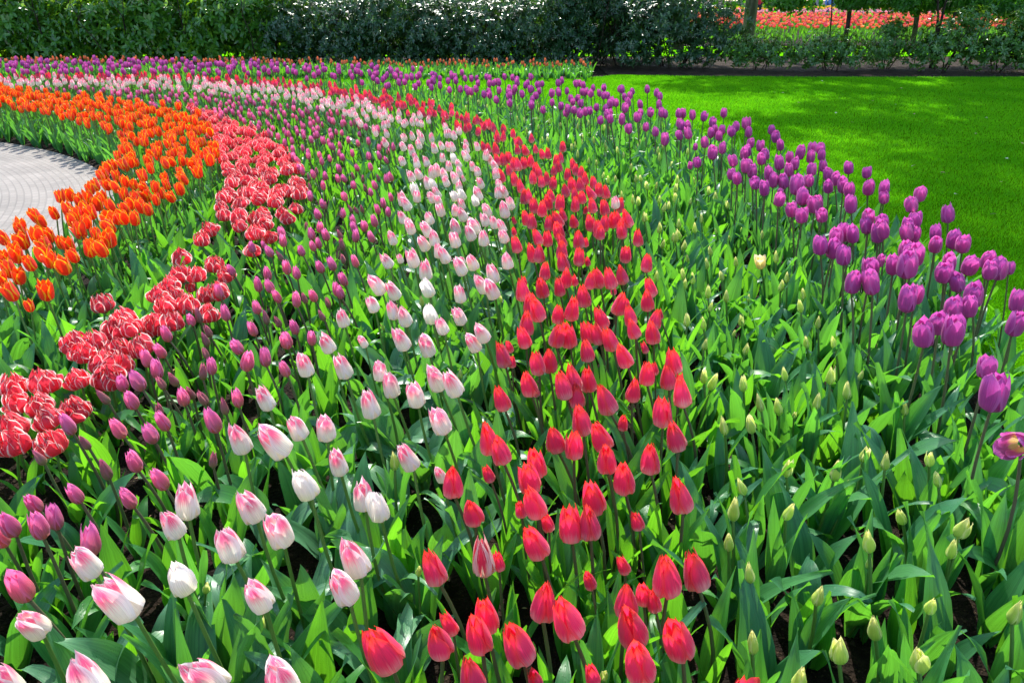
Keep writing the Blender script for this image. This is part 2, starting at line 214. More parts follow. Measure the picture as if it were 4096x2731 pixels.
def leafy(name, c_refl, c_refl2, c_trans, rough=.38, trans=.45, vein=.5, spec=.5, drops=False, var=.25):
    """thin green tissue: glossy diffuse top and warm translucence, colour varying by plant and along the veins"""
    m, N, L, out = newmat(name)
    at = N('Attribute', attribute_name='pc'); sp = N('SeparateColor'); L(at.outputs['Color'], sp.inputs[0])
    oi = N('ObjectInfo')
    rnd = mathn(N, L, 'FRACT', mathn(N, L, 'ADD', sp.outputs[2], oi.outputs['Random']))
    cb = N('CombineXYZ')
    L(mathn(N, L, 'MULTIPLY', sp.outputs[0], 9.0), cb.inputs[0]); L(mathn(N, L, 'MULTIPLY', sp.outputs[1], 1.2), cb.inputs[1])
    L(mathn(N, L, 'MULTIPLY', rnd, 37.0), cb.inputs[2])
    nz = N('TexNoise'); L(cb.outputs[0], nz.inputs[0]); nz.inputs['Scale'].default_value = 1.6; nz.inputs['Detail'].default_value = 3
    c1 = mix(N, L, rnd, c_refl, c_refl2)
    dark = mix(N, L, mathn(N, L, 'MULTIPLY', ramp(N, L, nz.outputs[0], .35, .7), vein), c1, tuple(x * .55 for x in c_refl))
    cr = N('CombineXYZ'); L(mathn(N, L, 'MULTIPLY', sp.outputs[0], 46.0), cr.inputs[0]); L(mathn(N, L, 'MULTIPLY', sp.outputs[1], 1.0), cr.inputs[1]); L(mathn(N, L, 'MULTIPLY', rnd, 23.0), cr.inputs[2])
    nr = N('TexNoise'); nr.inputs['Scale'].default_value = 1.0; nr.inputs['Detail'].default_value = 1; L(cr.outputs[0], nr.inputs[0])
    rib = mathn(N, L, 'MULTIPLY_ADD', nr.outputs[0], vein * 1.6, 1 - vein * .8)
    hd = N('HueSaturation'); L(dark, hd.inputs['Color']); L(rib, hd.inputs['Value']); dark = hd.outputs[0]
    p = N('BsdfPrincipled'); L(dark, p.inputs['Base Color']); p.inputs['Roughness'].default_value = rough
    p.inputs['Specular IOR Level'].default_value = spec
    tr = N('BsdfTranslucent')
    tc = mix(N, L, mathn(N, L, 'MULTIPLY', ramp(N, L, nz.outputs[0], .35, .75), vein), c_trans, tuple(x * .5 for x in c_trans))
    hs = N('HueSaturation'); L(tc, hs.inputs['Color']); L(mathn(N, L, 'MULTIPLY', rib, mathn(N, L, 'MULTIPLY_ADD', rnd, var * 2, 1 - var)), hs.inputs['Value'])
    L(hs.outputs[0], tr.inputs[0])
    bp = N('Bump'); bp.inputs['Strength'].default_value = .35; bp.inputs['Distance'].default_value = .002; L(nz.outputs[0], bp.inputs['Height'])
    if drops:
        tc2 = N('TexCoord'); vo = N('TexVoronoi'); vo.inputs['Scale'].default_value = 160; L(tc2.outputs['Object'], vo.inputs['Vector'])
        n2 = N('TexNoise'); n2.inputs['Scale'].default_value = 14; L(tc2.outputs['Object'], n2.inputs['Vector'])
        d = mathn(N, L, 'MULTIPLY', mathn(N, L, 'SUBTRACT', .32, vo.outputs['Distance'], clamp=True), ramp(N, L, n2.outputs[0], .5, .62))
        b2 = N('Bump'); b2.inputs['Strength'].default_value = .8; b2.inputs['Distance'].default_value = .004
        L(d, b2.inputs['Height']); L(bp.outputs[0], b2.inputs['Normal']); bp = b2
        L(mathn(N, L, 'SUBTRACT', rough, mathn(N, L, 'MULTIPLY', d, 1.0), clamp=True), p.inputs['Roughness'])
    L(bp.outputs[0], p.inputs['Normal'])
    ms = N('MixShader'); ms.inputs[0].default_value = trans; L(p.outputs[0], ms.inputs[1]); L(tr.outputs[0], ms.inputs[2])
    L(ms.outputs[0], out.inputs[0])
    return m
def petalm(name, base, body, tip, edge, b=(.02, .2), t=(.6, .95), e=(.7, 1.), es=.6, jit=.25, trans=.42, rough=.4, var=.15, sat=1.0, hue=.0):
    m, N, L, out = newmat(name)
    at = N('Attribute', attribute_name='pc'); sp = N('SeparateColor'); L(at.outputs['Color'], sp.inputs[0])
    oi = N('ObjectInfo')
    rnd = mathn(N, L, 'FRACT', mathn(N, L, 'ADD', sp.outputs[2], oi.outputs['Random']))
    cb = N('CombineXYZ')
    L(mathn(N, L, 'MULTIPLY', sp.outputs[0], 7.0), cb.inputs[0]); L(mathn(N, L, 'MULTIPLY', sp.outputs[1], 1.0), cb.inputs[1])
    L(mathn(N, L, 'MULTIPLY', rnd, 61.0), cb.inputs[2])
    nz = N('TexNoise'); L(cb.outputs[0], nz.inputs[0]); nz.inputs['Scale'].default_value = 1.8; nz.inputs['Detail'].default_value = 4
    v = mathn(N, L, 'ADD', sp.outputs[1], mathn(N, L, 'MULTIPLY', mathn(N, L, 'SUBTRACT', nz.outputs[0], .5), jit))
    u = mathn(N, L, 'ADD', sp.outputs[0], mathn(N, L, 'MULTIPLY', mathn(N, L, 'SUBTRACT', nz.outputs[0], .5), jit * 1.2))
    c = mix(N, L, ramp(N, L, v, *b), base, body)
    c = mix(N, L, ramp(N, L, v, *t), c, tip)
    c = mix(N, L, mathn(N, L, 'MULTIPLY', ramp(N, L, u, *e), es), c, edge)
    cf = N('CombineXYZ'); L(mathn(N, L, 'MULTIPLY', sp.outputs[0], 34.0), cf.inputs[0]); L(mathn(N, L, 'MULTIPLY', sp.outputs[1], 1.5), cf.inputs[1]); L(cb.outputs[0], nz.inputs[0])
    L(mathn(N, L, 'MULTIPLY', rnd, 17.0), cf.inputs[2]); nf = N('TexNoise'); nf.inputs['Scale'].default_value = 1.0; L(cf.outputs[0], nf.inputs[0])
    hs = N('HueSaturation'); L(c, hs.inputs['Color']); hs.inputs['Saturation'].default_value = sat
    L(mathn(N, L, 'MULTIPLY', mathn(N, L, 'MULTIPLY_ADD', rnd, var * 2, 1 - var), mathn(N, L, 'MULTIPLY_ADD', nf.outputs[0], .8, .62)), hs.inputs['Value'])
    L(mathn(N, L, 'MULTIPLY_ADD', rnd, hue * 2, .5 - hue), hs.inputs['Hue'])
    p = N('BsdfPrincipled'); L(hs.outputs[0], p.inputs['Base Color']); p.inputs['Roughness'].default_value = rough
    p.inputs['Specular IOR Level'].default_value = .4; p.inputs['Sheen Weight'].default_value = .15
    bp = N('Bump'); bp.inputs['Strength'].default_value = .6; bp.inputs['Distance'].default_value = .003
    L(nz.outputs[0], bp.inputs['Height']); L(bp.outputs[0], p.inputs['Normal'])
    tr = N('BsdfTranslucent'); L(hs.outputs[0], tr.inputs[0])
    ms = N('MixShader'); ms.inputs[0].default_value = trans; L(p.outputs[0], ms.inputs[1]); L(tr.outputs[0], ms.inputs[2])
    L(ms.outputs[0], out.inputs[0])
    return m
def rough_mat(name, c1, c2, scale=8, rough=.9, bump=.5, dist=.02, detail=6, c3=None, s3=60, stretch=(1, 1, 1)):
    m, N, L, out = newmat(name)
    tc = N('TexCoord'); mp = N('Mapping'); L(tc.outputs['Object'], mp.inputs[0]); mp.inputs['Scale'].default_value = stretch
    nz = N('TexNoise'); nz.inputs['Scale'].default_value = scale; nz.inputs['Detail'].default_value = detail; L(mp.outputs[0], nz.inputs[0])
    c = mix(N, L, ramp(N, L, nz.outputs[0], .35, .65), c1, c2)
    if c3:
        n3 = N('TexNoise'); n3.inputs['Scale'].default_value = s3; n3.inputs['Detail'].default_value = 2; L(mp.outputs[0], n3.inputs[0])
        c = mix(N, L, ramp(N, L, n3.outputs[0], .62, .7), c, c3)
    p = N('BsdfPrincipled'); L(c, p.inputs['Base Color']); p.inputs['Roughness'].default_value = rough; p.inputs['Specular IOR Level'].default_value = .12
    n2 = N('TexNoise'); n2.inputs['Scale'].default_value = scale * 6; n2.inputs['Detail'].default_value = 6; L(mp.outputs[0], n2.inputs[0])
    bp = N('Bump'); bp.inputs['Strength'].default_value = bump; bp.inputs['Distance'].default_value = dist
    L(n2.outputs[0], bp.inputs['Height']); L(bp.outputs[0], p.inputs['Normal']); L(p.outputs[0], out.inputs[0])
    return m

M = {}
M['leaf'] = leafy('tulip_leaf_green', (.055, .24, .07), (.08, .27, .05), (.19, .58, .016), rough=.36, trans=.45, drops=True)
M['leaf_blue'] = leafy('tulip_leaf_bluish', (.06, .23, .11), (.075, .25, .08), (.15, .50, .028), rough=.36, trans=.42, drops=True)
M['leaf_pale'] = leafy('tulip_leaf_glaucous', (.10, .27, .14), (.12, .30, .12), (.18, .55, .03), rough=.32, trans=.32, drops=True)
M['stem_green'] = leafy('stem_green', (.10, .22, .03), (.13, .24, .05), (.12, .3, .02), rough=.4, trans=.15, vein=.2)
M['stem_brown'] = leafy('stem_brown', (.11, .13, .05), (.13, .10, .06), (.12, .15, .03), rough=.4, trans=.12, vein=.2)
M['red'] = petalm('petal_red', (.95, .70, .60), (.89, .045, .165), (.95, .065, .03), (.94, .09, .06), b=(-.06, .42), t=(.6, .95), e=(.6, 1), es=.6, jit=.4, trans=.44)
M['striped'] = petalm('petal_striped', (.80, .62, .40), (.62, .01, .05), (.86, .5, .45), (.84, .6, .5), b=(0, .3), t=(.8, 1.3), e=(.45, .6), es=.9, jit=1.6)
M['pink'] = petalm('petal_pink', (.92, .88, .72), (.94, .10, .27), (.94, .62, .66), (.94, .88, .84), b=(.36, .82), t=(.78, 1.05), e=(.33, .85), es=.97, jit=.6, var=.06, trans=.5)
M['cream'] = petalm('petal_cream', (.90, .87, .62), (.92, .84, .76), (.92, .74, .74), (.94, .88, .84), b=(.1, .5), t=(.7, 1.2), e=(.4, .9), es=.7, jit=.5, var=.04, trans=.5)
M['purple'] = petalm('petal_purple', (.44, .08, .22), (.56, .065, .34), (.68, .11, .46), (.76, .20, .56), b=(0, .15), t=(.5, .95), e=(.6, 1), es=.7, jit=.4, hue=.014, trans=.44)
M['magenta'] = petalm('petal_magenta', (.50, .22, .14), (.80, .17, .33), (.86, .18, .47), (.88, .3, .56), b=(.0, .6), t=(.5, .95), e=(.55, 1), es=.7, jit=.35, hue=.015, trans=.5)
M['dull'] = petalm('petal_dull_bud', (.32, .26, .10), (.50, .17, .18), (.62, .12, .26), (.6, .24, .28), b=(.0, .6), t=(.6, 1.), e=(.6, 1), es=.6, jit=.3, trans=.48)
M['orange'] = petalm('petal_orange', (.86, .035, .004), (.90, .042, .004), (.96, .22, .004), (.98, .58, .010), b=(0, .2), t=(.78, 1.08), e=(.60, .9), es=1., jit=.28, trans=.38)
M['double'] = petalm('petal_double', (.88, .30, .2), (.95, .060, .095), (.97, .34, .28), (.98, .84, .76), b=(0, .15), t=(.90, 1.06), e=(.78, .98), es=1., jit=.16, trans=.5)
M['yellow'] = petalm('petal_yellow_bud', (.36, .60, .06), (.64, .78, .13), (.98, .92, .40), (.94, .92, .4), b=(.0, .45), t=(.55, .95), e=(.5, 1), es=.8, jit=.3, trans=.5)
M['open_yellow'] = petalm('petal_yellow_open', (.85, .66, .12), (.88, .74, .26), (.9, .72, .5), (.9, .7, .5), jit=.3)
M['back'] = petalm('petal_back_orange', (.6, .3, .08), (.85, .20, .07), (.92, .28, .05), (.9, .35, .12), jit=.3)
M['coral'] = petalm('petal_coral', (.8, .3, .1), (.85, .10, .05), (.88, .20, .16), (.9, .4, .34), jit=.5, hue=.03)
M['rose'] = petalm('petal_rose', (.8, .6, .5), (.86, .32, .42), (.88, .5, .58), (.9, .7, .72), jit=.5)
M['gold'] = petalm('petal_gold', (.8, .5, .02), (.88, .55, .02), (.9, .6, .05), (.9, .65, .1), jit=.3)

# ------------------------------------------------------------------ mesh helpers
def mk(name, V, F, mats, mi=None, pc=None, smooth=True):
    me = bpy.data.meshes.new(name)
    V = np.asarray(V, np.float32); F = np.asarray(F, np.int32); n, k = F.shape
    me.vertices.add(len(V)); me.vertices.foreach_set('co', V.ravel())
    me.loops.add(n * k); me.loops.foreach_set('vertex_index', F.ravel())
    me.polygons.add(n); me.polygons.foreach_set('loop_start', np.arange(0, n * k, k, dtype=np.int32))
    me.polygons.foreach_set('loop_total', np.full(n, k, np.int32))
    if mi is not None: me.polygons.foreach_set('material_index', np.asarray(mi, np.int32))
    me.polygons.foreach_set('use_smooth', np.full(n, smooth))
    for m in mats: me.materials.append(m)
    if pc is not None:
        a = me.color_attributes.new('pc', 'FLOAT_COLOR', 'POINT')
        c = np.ones((len(V), 4), np.float32); c[:, :3] = pc; a.data.foreach_set('color', c.ravel())
    me.update(calc_edges=True); me.validate()
    return me
class T:
    """a bag of quads"""
    def __init__(s): s.V = []; s.F = []; s.C = []; s.M = []; s.n = 0
    def add(s, V, F, C, m):
        V = np.asarray(V, float).reshape(-1, 3); F = np.asarray(F, int)
        s.V.append(V); s.F.append(F + s.n); s.C.append(np.asarray(C, float).reshape(-1, 3)); s.M.append(np.full(len(F), m)); s.n += len(V)
    def arr(s): return np.vstack(s.V), np.vstack(s.F), np.vstack(s.C), np.concatenate(s.M)
    def mesh(s, name, mats):
        V, F, C, m = s.arr(); return mk(name, V, F, mats, m, C)
    def merge(s, o, mat3=None, off=(0, 0, 0), rnd=None, moff=0):
        V, F, C, m = o
        if mat3 is not None: V = V @ mat3.T
        V = V + np.asarray(off)
        C = C.copy()
        if rnd is not None: C[:, 2] = (C[:, 2] + rnd) % 1.
        s.V.append(V); s.F.append(F + s.n); s.C.append(C); s.M.append(m + moff); s.n += len(V)
def gridf(nv, nu):
    i = np.arange(nv - 1)[:, None] * nu + np.arange(nu - 1)[None]
    return np.stack([i, i + 1, i + nu + 1, i + nu], -1).reshape(-1, 4)
def rotz(a): c, s = math.cos(a), math.sin(a); return np.array([[c, -s, 0], [s, c, 0], [0, 0, 1.]])
def rotm(q): return np.array(q.to_matrix())

def smoothpts(pts, x):
    xs, ys = np.array(pts, float).T
    # monotone-ish cubic through the control points
    m = np.gradient(ys, xs); k = np.clip(np.searchsorted(xs, x) - 1, 0, len(xs) - 2)
    h = xs[k + 1] - xs[k]; t = (x - xs[k]) / h
    return (2*t**3 - 3*t**2 + 1) * ys[k] + (t**3 - 2*t**2 + t) * h * m[k] + (-2*t**3 + 3*t**2) * ys[k+1] + (t**3 - t**2) * h * m[k+1]

PROF = {
 'red':     dict(H=.092, R=.0270, r=[(0, .46), (.06, .86), (.18, 1), (.42, .90), (.72, .58), (1, .16)], w=60, p=.9),
 'pink':    dict(H=.088, R=.0262, r=[(0, .48), (.06, .88), (.19, 1), (.5, .90), (.8, .64), (1, .30)], w=62, p=.68),
 'purple':  dict(H=.094, R=.0290, r=[(0, .36), (.07, .76), (.28, 1), (.62, .98), (.87, .76), (1, .5)], w=62, p=.5),
 'orange':  dict(H=.090, R=.0265, r=[(0, .36), (.08, .78), (.3, 1), (.65, .95), (.88, .82), (1, .70)], w=56, p=.75),
 'magenta': dict(H=.074, R=.0192, r=[(0, .36), (.08, .74), (.28, 1), (.6, .86), (.85, .58), (1, .34)], w=60, p=.9),
 'dull':    dict(H=.062, R=.0135, r=[(0, .4), (.1, .8), (.32, 1), (.6, .78), (.85, .44), (1, .14)], w=64, p=.85),
 'yellow':  dict(H=.068, R=.0140, r=[(0, .45), (.12, .85), (.3, 1), (.58, .74), (.85, .38), (1, .12)], w=64, p=.85),
 'back':    dict(H=.080, R=.0220, r=[(0, .4), (.12, .8), (.35, 1), (.65, .88), (.85, .56), (1, .2)], w=64, p=.75),
}
def petal(t, P, az, rs, hs, nu, nv, rng, mi, opening=0., curl=0., inner=False):
    v = np.linspace(0, 1, nv); u = np.linspace(-1, 1, nu)
    r = smoothpts(P['r'], v) * P['R'] * rs
    r = r + opening * P['R'] * v**1.6
    w = np.where(v < .42, .5 + .5 * (v / .42)**.7, np.clip(1 - ((v - .42) / .58)**2.2, 0, 1)**P['p'])
    w[-1] = .03
    aw = math.radians(P['w']) * w
    tipf = rng.gauss(0, .05)
    z = P['H'] * hs * v * (1 + tipf * v)
    ph = rng.random() * 6
    U, Vv = np.meshgrid(u, v)
    Rr = r[:, None] * (1 + .06 * U**2 * Vv * (1 if not inner else -1) + .05 * (1 - U**2) * (1 if inner else .5) * 0)
    Rr = Rr + P['R'] * (.035 * np.sin(U * 3 + Vv * 5 + ph) * Vv + curl * np.abs(U)**3 * Vv) - P['R'] * .10 * np.exp(-(U / .13)**2) * np.sin(Vv * math.pi)
    fr = P.get('frill', 0)
    Rr = Rr + P['R'] * fr * np.sin(U * 8 + ph * 3) * np.abs(U) * Vv
    A = az + U * aw[:, None] * (r.max() / np.maximum(r, r.max() * .35))[:, None]**.25
    Z = z[:, None] - P['H'] * .05 * U**2 * Vv + P['H'] * fr * .55 * np.sin(U * 10 + ph * 5) * Vv**2
    X = np.stack([Rr * np.cos(A), Rr * np.sin(A), Z], -1)
    C = np.stack([np.abs(U), Vv, np.full_like(U, rng.random() * .25)], -1)
    t.add(X, gridf(nv, nu), C, mi)
def bloom(kind, rng, nu=7, nv=10, mi=0, opening=None, s=1.):
    t = T(); P = dict(PROF[kind])
    P['R'] *= s * (.94 + .12 * rng.random()); P['H'] *= s * (.94 + .14 * rng.random())
    o = rng.random()**2 * {'orange': .4, 'magenta': .4, 'pink': .28, 'red': .38, 'purple': .2}.get(kind, .04) if opening is None else opening
    a0 = rng.random() * 6.28
    for i in range(3):
        petal(t, P, a0 + i * 2.094 + rng.gauss(0, .05), .86, 1.0, nu, nv, rng, mi, o * .7 + rng.random() * .04, 0, True)
    splay = rng.randrange(3) if rng.random() < .2 and opening is None else -1
    for i in range(3):
        petal(t, P, a0 + 1.047 + i * 2.094 + rng.gauss(0, .06), 1.0, .96 + rng.random() * .05, nu, nv, rng, mi, o + rng.random() * .10 * (rng.random() < .4) + (.25 + .5 * rng.random() if i == splay else 0), rng.random() * .12)
    return t
def double_bloom(rng, nu=8, nv=7, mi=0, lod=False):
    t = T()
    spec = [(7, 1.0, .060, .9, .10), (7, .90, .070, .95, .04), (6, .72, .076, .97, -.02), (6, .50, .080, .95, -.05), (4, .26, .078, .95, 0)]
    if lod: spec = spec[:4]
    for n, rr, h, hs, op in spec:
        a0 = rng.random() * 6
        for i in range(n):
            P = dict(H=h * rng.uniform(.82, 1.12), R=.037 * rr * rng.uniform(.88, 1.14), r=[(0, .25), (.12, .78), (.35, 1.06), (.6, 1.06), (.85, .84), (1, .55)], frill=.10, w=math.degrees(3.6 / n) * rng.uniform(.75, 1.05), p=.4)
            petal(t, P, a0 + i * 6.283 / n + rng.gauss(0, .16), 1, hs, nu, nv, rng, mi, op + rng.gauss(0, .13), .35 * rng.random())
    return t
def leaf(rng, Lh, W, t0, bend, twist, fold=.35, nu=5, nv=12, mi=0, base=(0, 0, 0), az=0., wave=.1):
    t = T(); s = np.linspace(0, 1, nv); ds = Lh / (nv - 1)
    th = t0 + bend * s**2.0
    dx = np.sin(th) * ds; dz = np.cos(th) * ds
    px = np.concatenate([[0], np.cumsum(dx[:-1])]); pz = np.concatenate([[0], np.cumsum(dz[:-1])])
    w = W * .5 * (np.clip(np.sin(math.pi * (.08 + .92 * s)**.82), 0, 1)**.95); w[-1] = W * .01; w[0] = max(w[0], W * .12)
    u = np.linspace(-1, 1, nu); ph = rng.random() * 6
    U, S = np.meshgrid(u, s)
    tw = twist * S
    Wd = w[:, None] * U
    fo = fold * (1.15 - .6 * S)
    off = np.abs(Wd) * fo - w[:, None] * fo * .4 + W * wave * np.sin(S * 9 + ph + U * 1.5) * np.abs(U) * S
    # frame: tangent (sin,0,cos), side y, normal (-cos,0,sin) faces the stem
    nx, nz = -np.cos(th)[:, None], np.sin(th)[:, None]
    yy = Wd * np.cos(tw) - off * np.sin(tw); nn = off * np.cos(tw) + Wd * np.sin(tw)
    X = np.stack([px[:, None] + nx * nn, yy, pz[:, None] + nz * nn], -1).reshape(-1, 3) @ rotz(az).T + np.asarray(base)
    C = np.stack([np.abs(U) * .5 + .25 * U + .3, S, np.full_like(U, rng.random() * .5)], -1)
    t.add(X, gridf(nv, nu), C, mi)
    return t
def tube(pts, rad, k=6, mi=0, t=None, rnd=.5):
    t = t or T(); pts = np.asarray(pts, float); n = len(pts); rad = np.broadcast_to(rad, n)
    d = np.gradient(pts, axis=0); d /= np.linalg.norm(d, axis=1)[:, None] + 1e-9
    ref = np.where(np.abs(d[:, 2:3]) > .9, np.array([[1., 0, 0]]), np.array([[0, 0, 1.]]))
    a = np.cross(d, ref); a /= np.linalg.norm(a, axis=1)[:, None] + 1e-9; b = np.cross(d, a)
    th = np.linspace(0, 2 * math.pi, k, endpoint=False)
    X = pts[:, None] + rad[:, None, None] * (np.cos(th)[None, :, None] * a[:, None] + np.sin(th)[None, :, None] * b[:, None])
    i = np.arange(n - 1)[:, None] * k; j = np.arange(k)[None]
    F = np.stack([i + j, i + (j + 1) % k, i + k + (j + 1) % k, i + k + j], -1).reshape(-1, 4)
    C = np.stack([np.tile(np.abs(np.cos(th)), (n, 1)), np.tile(np.linspace(0, 1, n)[:, None], (1, k)), np.full((n, k), rnd)], -1)
    t.add(X, F, C, mi); return t
def link(name, data, parent=None):
    o = bpy.data.objects.new(name, data); COL.objects.link(o)
    if parent is not None: o.parent = parent
    return o
def tag(o, label=None, cat=None, group=None, kind=None):
    if label: o['label'] = label
    if cat: o['category'] = cat
    if group: o['group'] = group
    if kind: o['kind'] = kind
    return o
def inpoly(x, y, P):
    P = np.asarray(P); x = np.asarray(x, float); y = np.asarray(y, float); r = np.zeros(x.shape, bool)
    for (x1, y1), (x2, y2) in zip(P, np.roll(P, -1, 0)):
        if y1 == y2: continue
        c = ((y1 > y) != (y2 > y)) & (x < (x2 - x1) * (y - y1) / (y2 - y1) + x1); r ^= c
    return r
def poisson(P, d, rng, existing=(), tries=30000, aniso=None):
    """random points at least d apart inside polygon P, kept away from the existing ones"""
    P = np.asarray(P); lo, hi = P.min(0), P.max(0); cell = {}
    def key(x, y): return int(x // d), int(y // d)
    for x, y in existing: cell.setdefault(key(x, y), []).append((x, y))
    xs = rng.uniform(lo[0], hi[0], tries); ys = rng.uniform(lo[1], hi[1], tries); ok = inpoly(xs, ys, P); out = []
    for x, y in zip(xs[ok], ys[ok]):
        a, b = key(x, y)
        if all((x - p) ** 2 + (y - q) ** 2 > d * d for i in (-1, 0, 1) for j in (-1, 0, 1) for p, q in cell.get((a + i, b + j), ())):
            cell.setdefault((a, b), []).append((x, y)); out.append((float(x), float(y)))
    return out
def in_view(x, y, z, m=.04):
    c, s = math.cos(math.radians(24.4)), math.sin(math.radians(24.4)); dz = z - 1.45
    dep = y * c - dz * s; up = y * s + dz * c
    return (dep > .1) & (np.abs(x / dep) < .672 + m) & (np.abs(up / dep) < .448 + m)

# ------------------------------------------------------------------ the setting
SOIL = rough_mat('dark_soil', (.008, .005, .003), (.026, .016, .010), 14, .85, 1., .03, c3=(.07, .045, .025), s3=90)
MULCH = rough_mat('mulch', (.016, .010, .006), (.045, .03, .02), 6, .95, 1., .03, c3=(.12, .08, .05), s3=60)
def sheet(name, poly, z, m, kind='structure'):
    me = bpy.data.meshes.new(name); me.from_pydata([(x, y, z) for x, y in poly], [], [list(range(len(poly)))]); me.materials.append(m)
    return tag(link(name, me), kind=kind)
sheet('ground', [(-150, -60), (150, -60), (150, 250), (-150, 250)], 0, SOIL)
gx, gy = np.meshgrid(np.linspace(-4.6, 4.6, 330), np.linspace(.1, 7.5, 270))
gz = .012 + .004 * np.sin(gx * 31 + np.sin(gy * 23) * 2) * np.sin(gy * 37 + np.sin(gx * 19)) + .010 * NR.random(gx.shape)**2
sg = mk('bed_soil', np.stack([gx, gy, gz], -1).reshape(-1, 3), gridf(270, 330), [SOIL])
tag(link('bed_soil', sg), kind='structure')
# clods and crumbs of earth
cl = T(); oct_v = np.array([(1, 0, 0), (0, 1, 0), (-1, 0, 0), (0, -1, 0), (0, 0, 1), (0, 0, -1)], float)
oct_f = np.array([(0, 1, 4, 4), (1, 2, 4, 4), (2, 3, 4, 4), (3, 0, 4, 4)])
n = 9000; cx = NR.uniform(-2.6, 3.2, n); cyy = NR.uniform(.3, 4.6, n); sc = NR.uniform(.003, .011, n)
VV = []; 
for a, b, c_ in zip(cx, cyy, sc):
    VV.append(oct_v[:5] * c_ * NR.uniform(.6, 1.3, (5, 3)) @ rotz(a * 50).T + (a, b, .014))
VV = np.vstack(VV); FF = (np.arange(n)[:, None, None] * 5 + np.array([(0, 1, 4), (1, 2, 4), (2, 3, 4), (3, 0, 4)])[None]).reshape(-1, 3)
tag(link('soil_crumbs', mk('soil_crumbs', VV, FF, [rough_mat('crumb_soil', (.014, .009, .006), (.045, .03, .02), 30, .8, .6, .004)], smooth=False)), kind='stuff')

n = 1500; cx = NR.uniform(-2.6, 3.2, n); cyy = NR.uniform(.3, 4.6, n); VV = []
for a, b in zip(cx, cyy):
    q = rotz(R.random() * 6) * R.uniform(.003, .011); VV.append(np.array([(0, 0, .2), (1, .35, .3), (2, 0, .1), (1, -.4, .2)]) @ q.T + (a, b, .026))
tag(link('bed_debris', mk('bed_debris', np.vstack(VV), np.arange(4 * n).reshape(-1, 4), [rough_mat('dry_debris', (.30, .17, .07), (.45, .33, .18), 9, .8)], smooth=False)), 'dry brown flakes scattered on the dark soil', 'debris', kind='stuff')
# paved circle in rings of small grey stones
def paver():
    m, N, L, out = newmat('grey_setts')
    g = N('NewGeometry'); s = N('SeparateXYZ'); L(g.outputs['Position'], s.inputs[0])
    dx = mathn(N, L, 'SUBTRACT', s.outputs[0], -7.93); dy = mathn(N, L, 'SUBTRACT', s.outputs[1], 3.43)
    r = mathn(N, L, 'SQRT', mathn(N, L, 'ADD', mathn(N, L, 'MULTIPLY', dx, dx), mathn(N, L, 'MULTIPLY', dy, dy)))
    th = mathn(N, L, 'ARCTAN2', dy, dx); cb = N('CombineXYZ')
    L(mathn(N, L, 'MULTIPLY', th, 5.0), cb.inputs[0]); L(r, cb.inputs[1])
    br = N('TexBrick'); L(cb.outputs[0], br.inputs[0])
    setin(br, Color1=(.235, .208, .18), Color2=(.19, .168, .145), Mortar=(.168, .148, .128), Scale=1.0)
    br.inputs['Mortar Size'].default_value = .005; br.inputs['Brick Width'].default_value = .1; br.inputs['Row Height'].default_value = .05
    nz = N('TexNoise'); nz.inputs['Scale'].default_value = 2.2; nz.inputs['Detail'].default_value = 5; L(g.outputs['Position'], nz.inputs[0])
    hs = N('HueSaturation'); L(br.outputs[0], hs.inputs['Color']); L(mathn(N, L, 'MULTIPLY_ADD', nz.outputs[0], .9, .55), hs.inputs['Value'])
    p = N('BsdfPrincipled'); L(hs.outputs[0], p.inputs['Base Color']); p.inputs['Roughness'].default_value = .8
    bp = N('Bump'); bp.inputs['Distance'].default_value = .002; L(br.outputs['Fac'], bp.inputs['Height']); bp.invert = True
    L(bp.outputs[0], p.inputs['Normal']); L(p.outputs[0], out.inputs[0]); return m
CX, CY = -7.93, 3.43
pv = [(x, y) for x, y in GROUND['pave']]
rr = [math.hypot(x - CX, y - CY) for x, y in pv]
PAVE_R = sum(rr) / len(rr) - .04
print('pave radii', [round(q, 2) for q in rr])
sheet('paved_circle', [(CX + PAVE_R * math.cos(a), CY + PAVE_R * math.sin(a)) for a in np.linspace(0, 2 * math.pi, 121)[:-1]], .028, paver())

# mown lawn
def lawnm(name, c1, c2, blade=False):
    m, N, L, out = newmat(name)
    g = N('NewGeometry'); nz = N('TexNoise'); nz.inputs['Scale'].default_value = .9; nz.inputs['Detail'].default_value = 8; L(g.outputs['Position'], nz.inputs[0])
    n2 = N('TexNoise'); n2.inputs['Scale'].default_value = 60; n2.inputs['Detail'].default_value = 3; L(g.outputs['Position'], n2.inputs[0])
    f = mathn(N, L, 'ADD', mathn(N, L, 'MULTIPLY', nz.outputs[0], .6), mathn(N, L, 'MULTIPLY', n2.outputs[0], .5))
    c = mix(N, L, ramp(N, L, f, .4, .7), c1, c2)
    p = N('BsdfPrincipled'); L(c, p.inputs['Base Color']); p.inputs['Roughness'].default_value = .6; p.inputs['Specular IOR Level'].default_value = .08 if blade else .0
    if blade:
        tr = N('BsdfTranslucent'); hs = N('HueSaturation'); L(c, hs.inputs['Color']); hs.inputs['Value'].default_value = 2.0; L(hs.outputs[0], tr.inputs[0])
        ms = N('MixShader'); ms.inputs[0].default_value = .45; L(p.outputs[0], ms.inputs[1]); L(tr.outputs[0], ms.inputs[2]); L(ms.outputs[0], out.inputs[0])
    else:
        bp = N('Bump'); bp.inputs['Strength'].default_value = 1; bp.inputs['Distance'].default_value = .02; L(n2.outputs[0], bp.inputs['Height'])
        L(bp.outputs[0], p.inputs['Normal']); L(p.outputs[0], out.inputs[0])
    return m
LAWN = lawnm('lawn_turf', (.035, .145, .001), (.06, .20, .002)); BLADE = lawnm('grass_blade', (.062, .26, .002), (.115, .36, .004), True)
pb = GROUND['purple_base']; lb = GROUND['lawn_back']
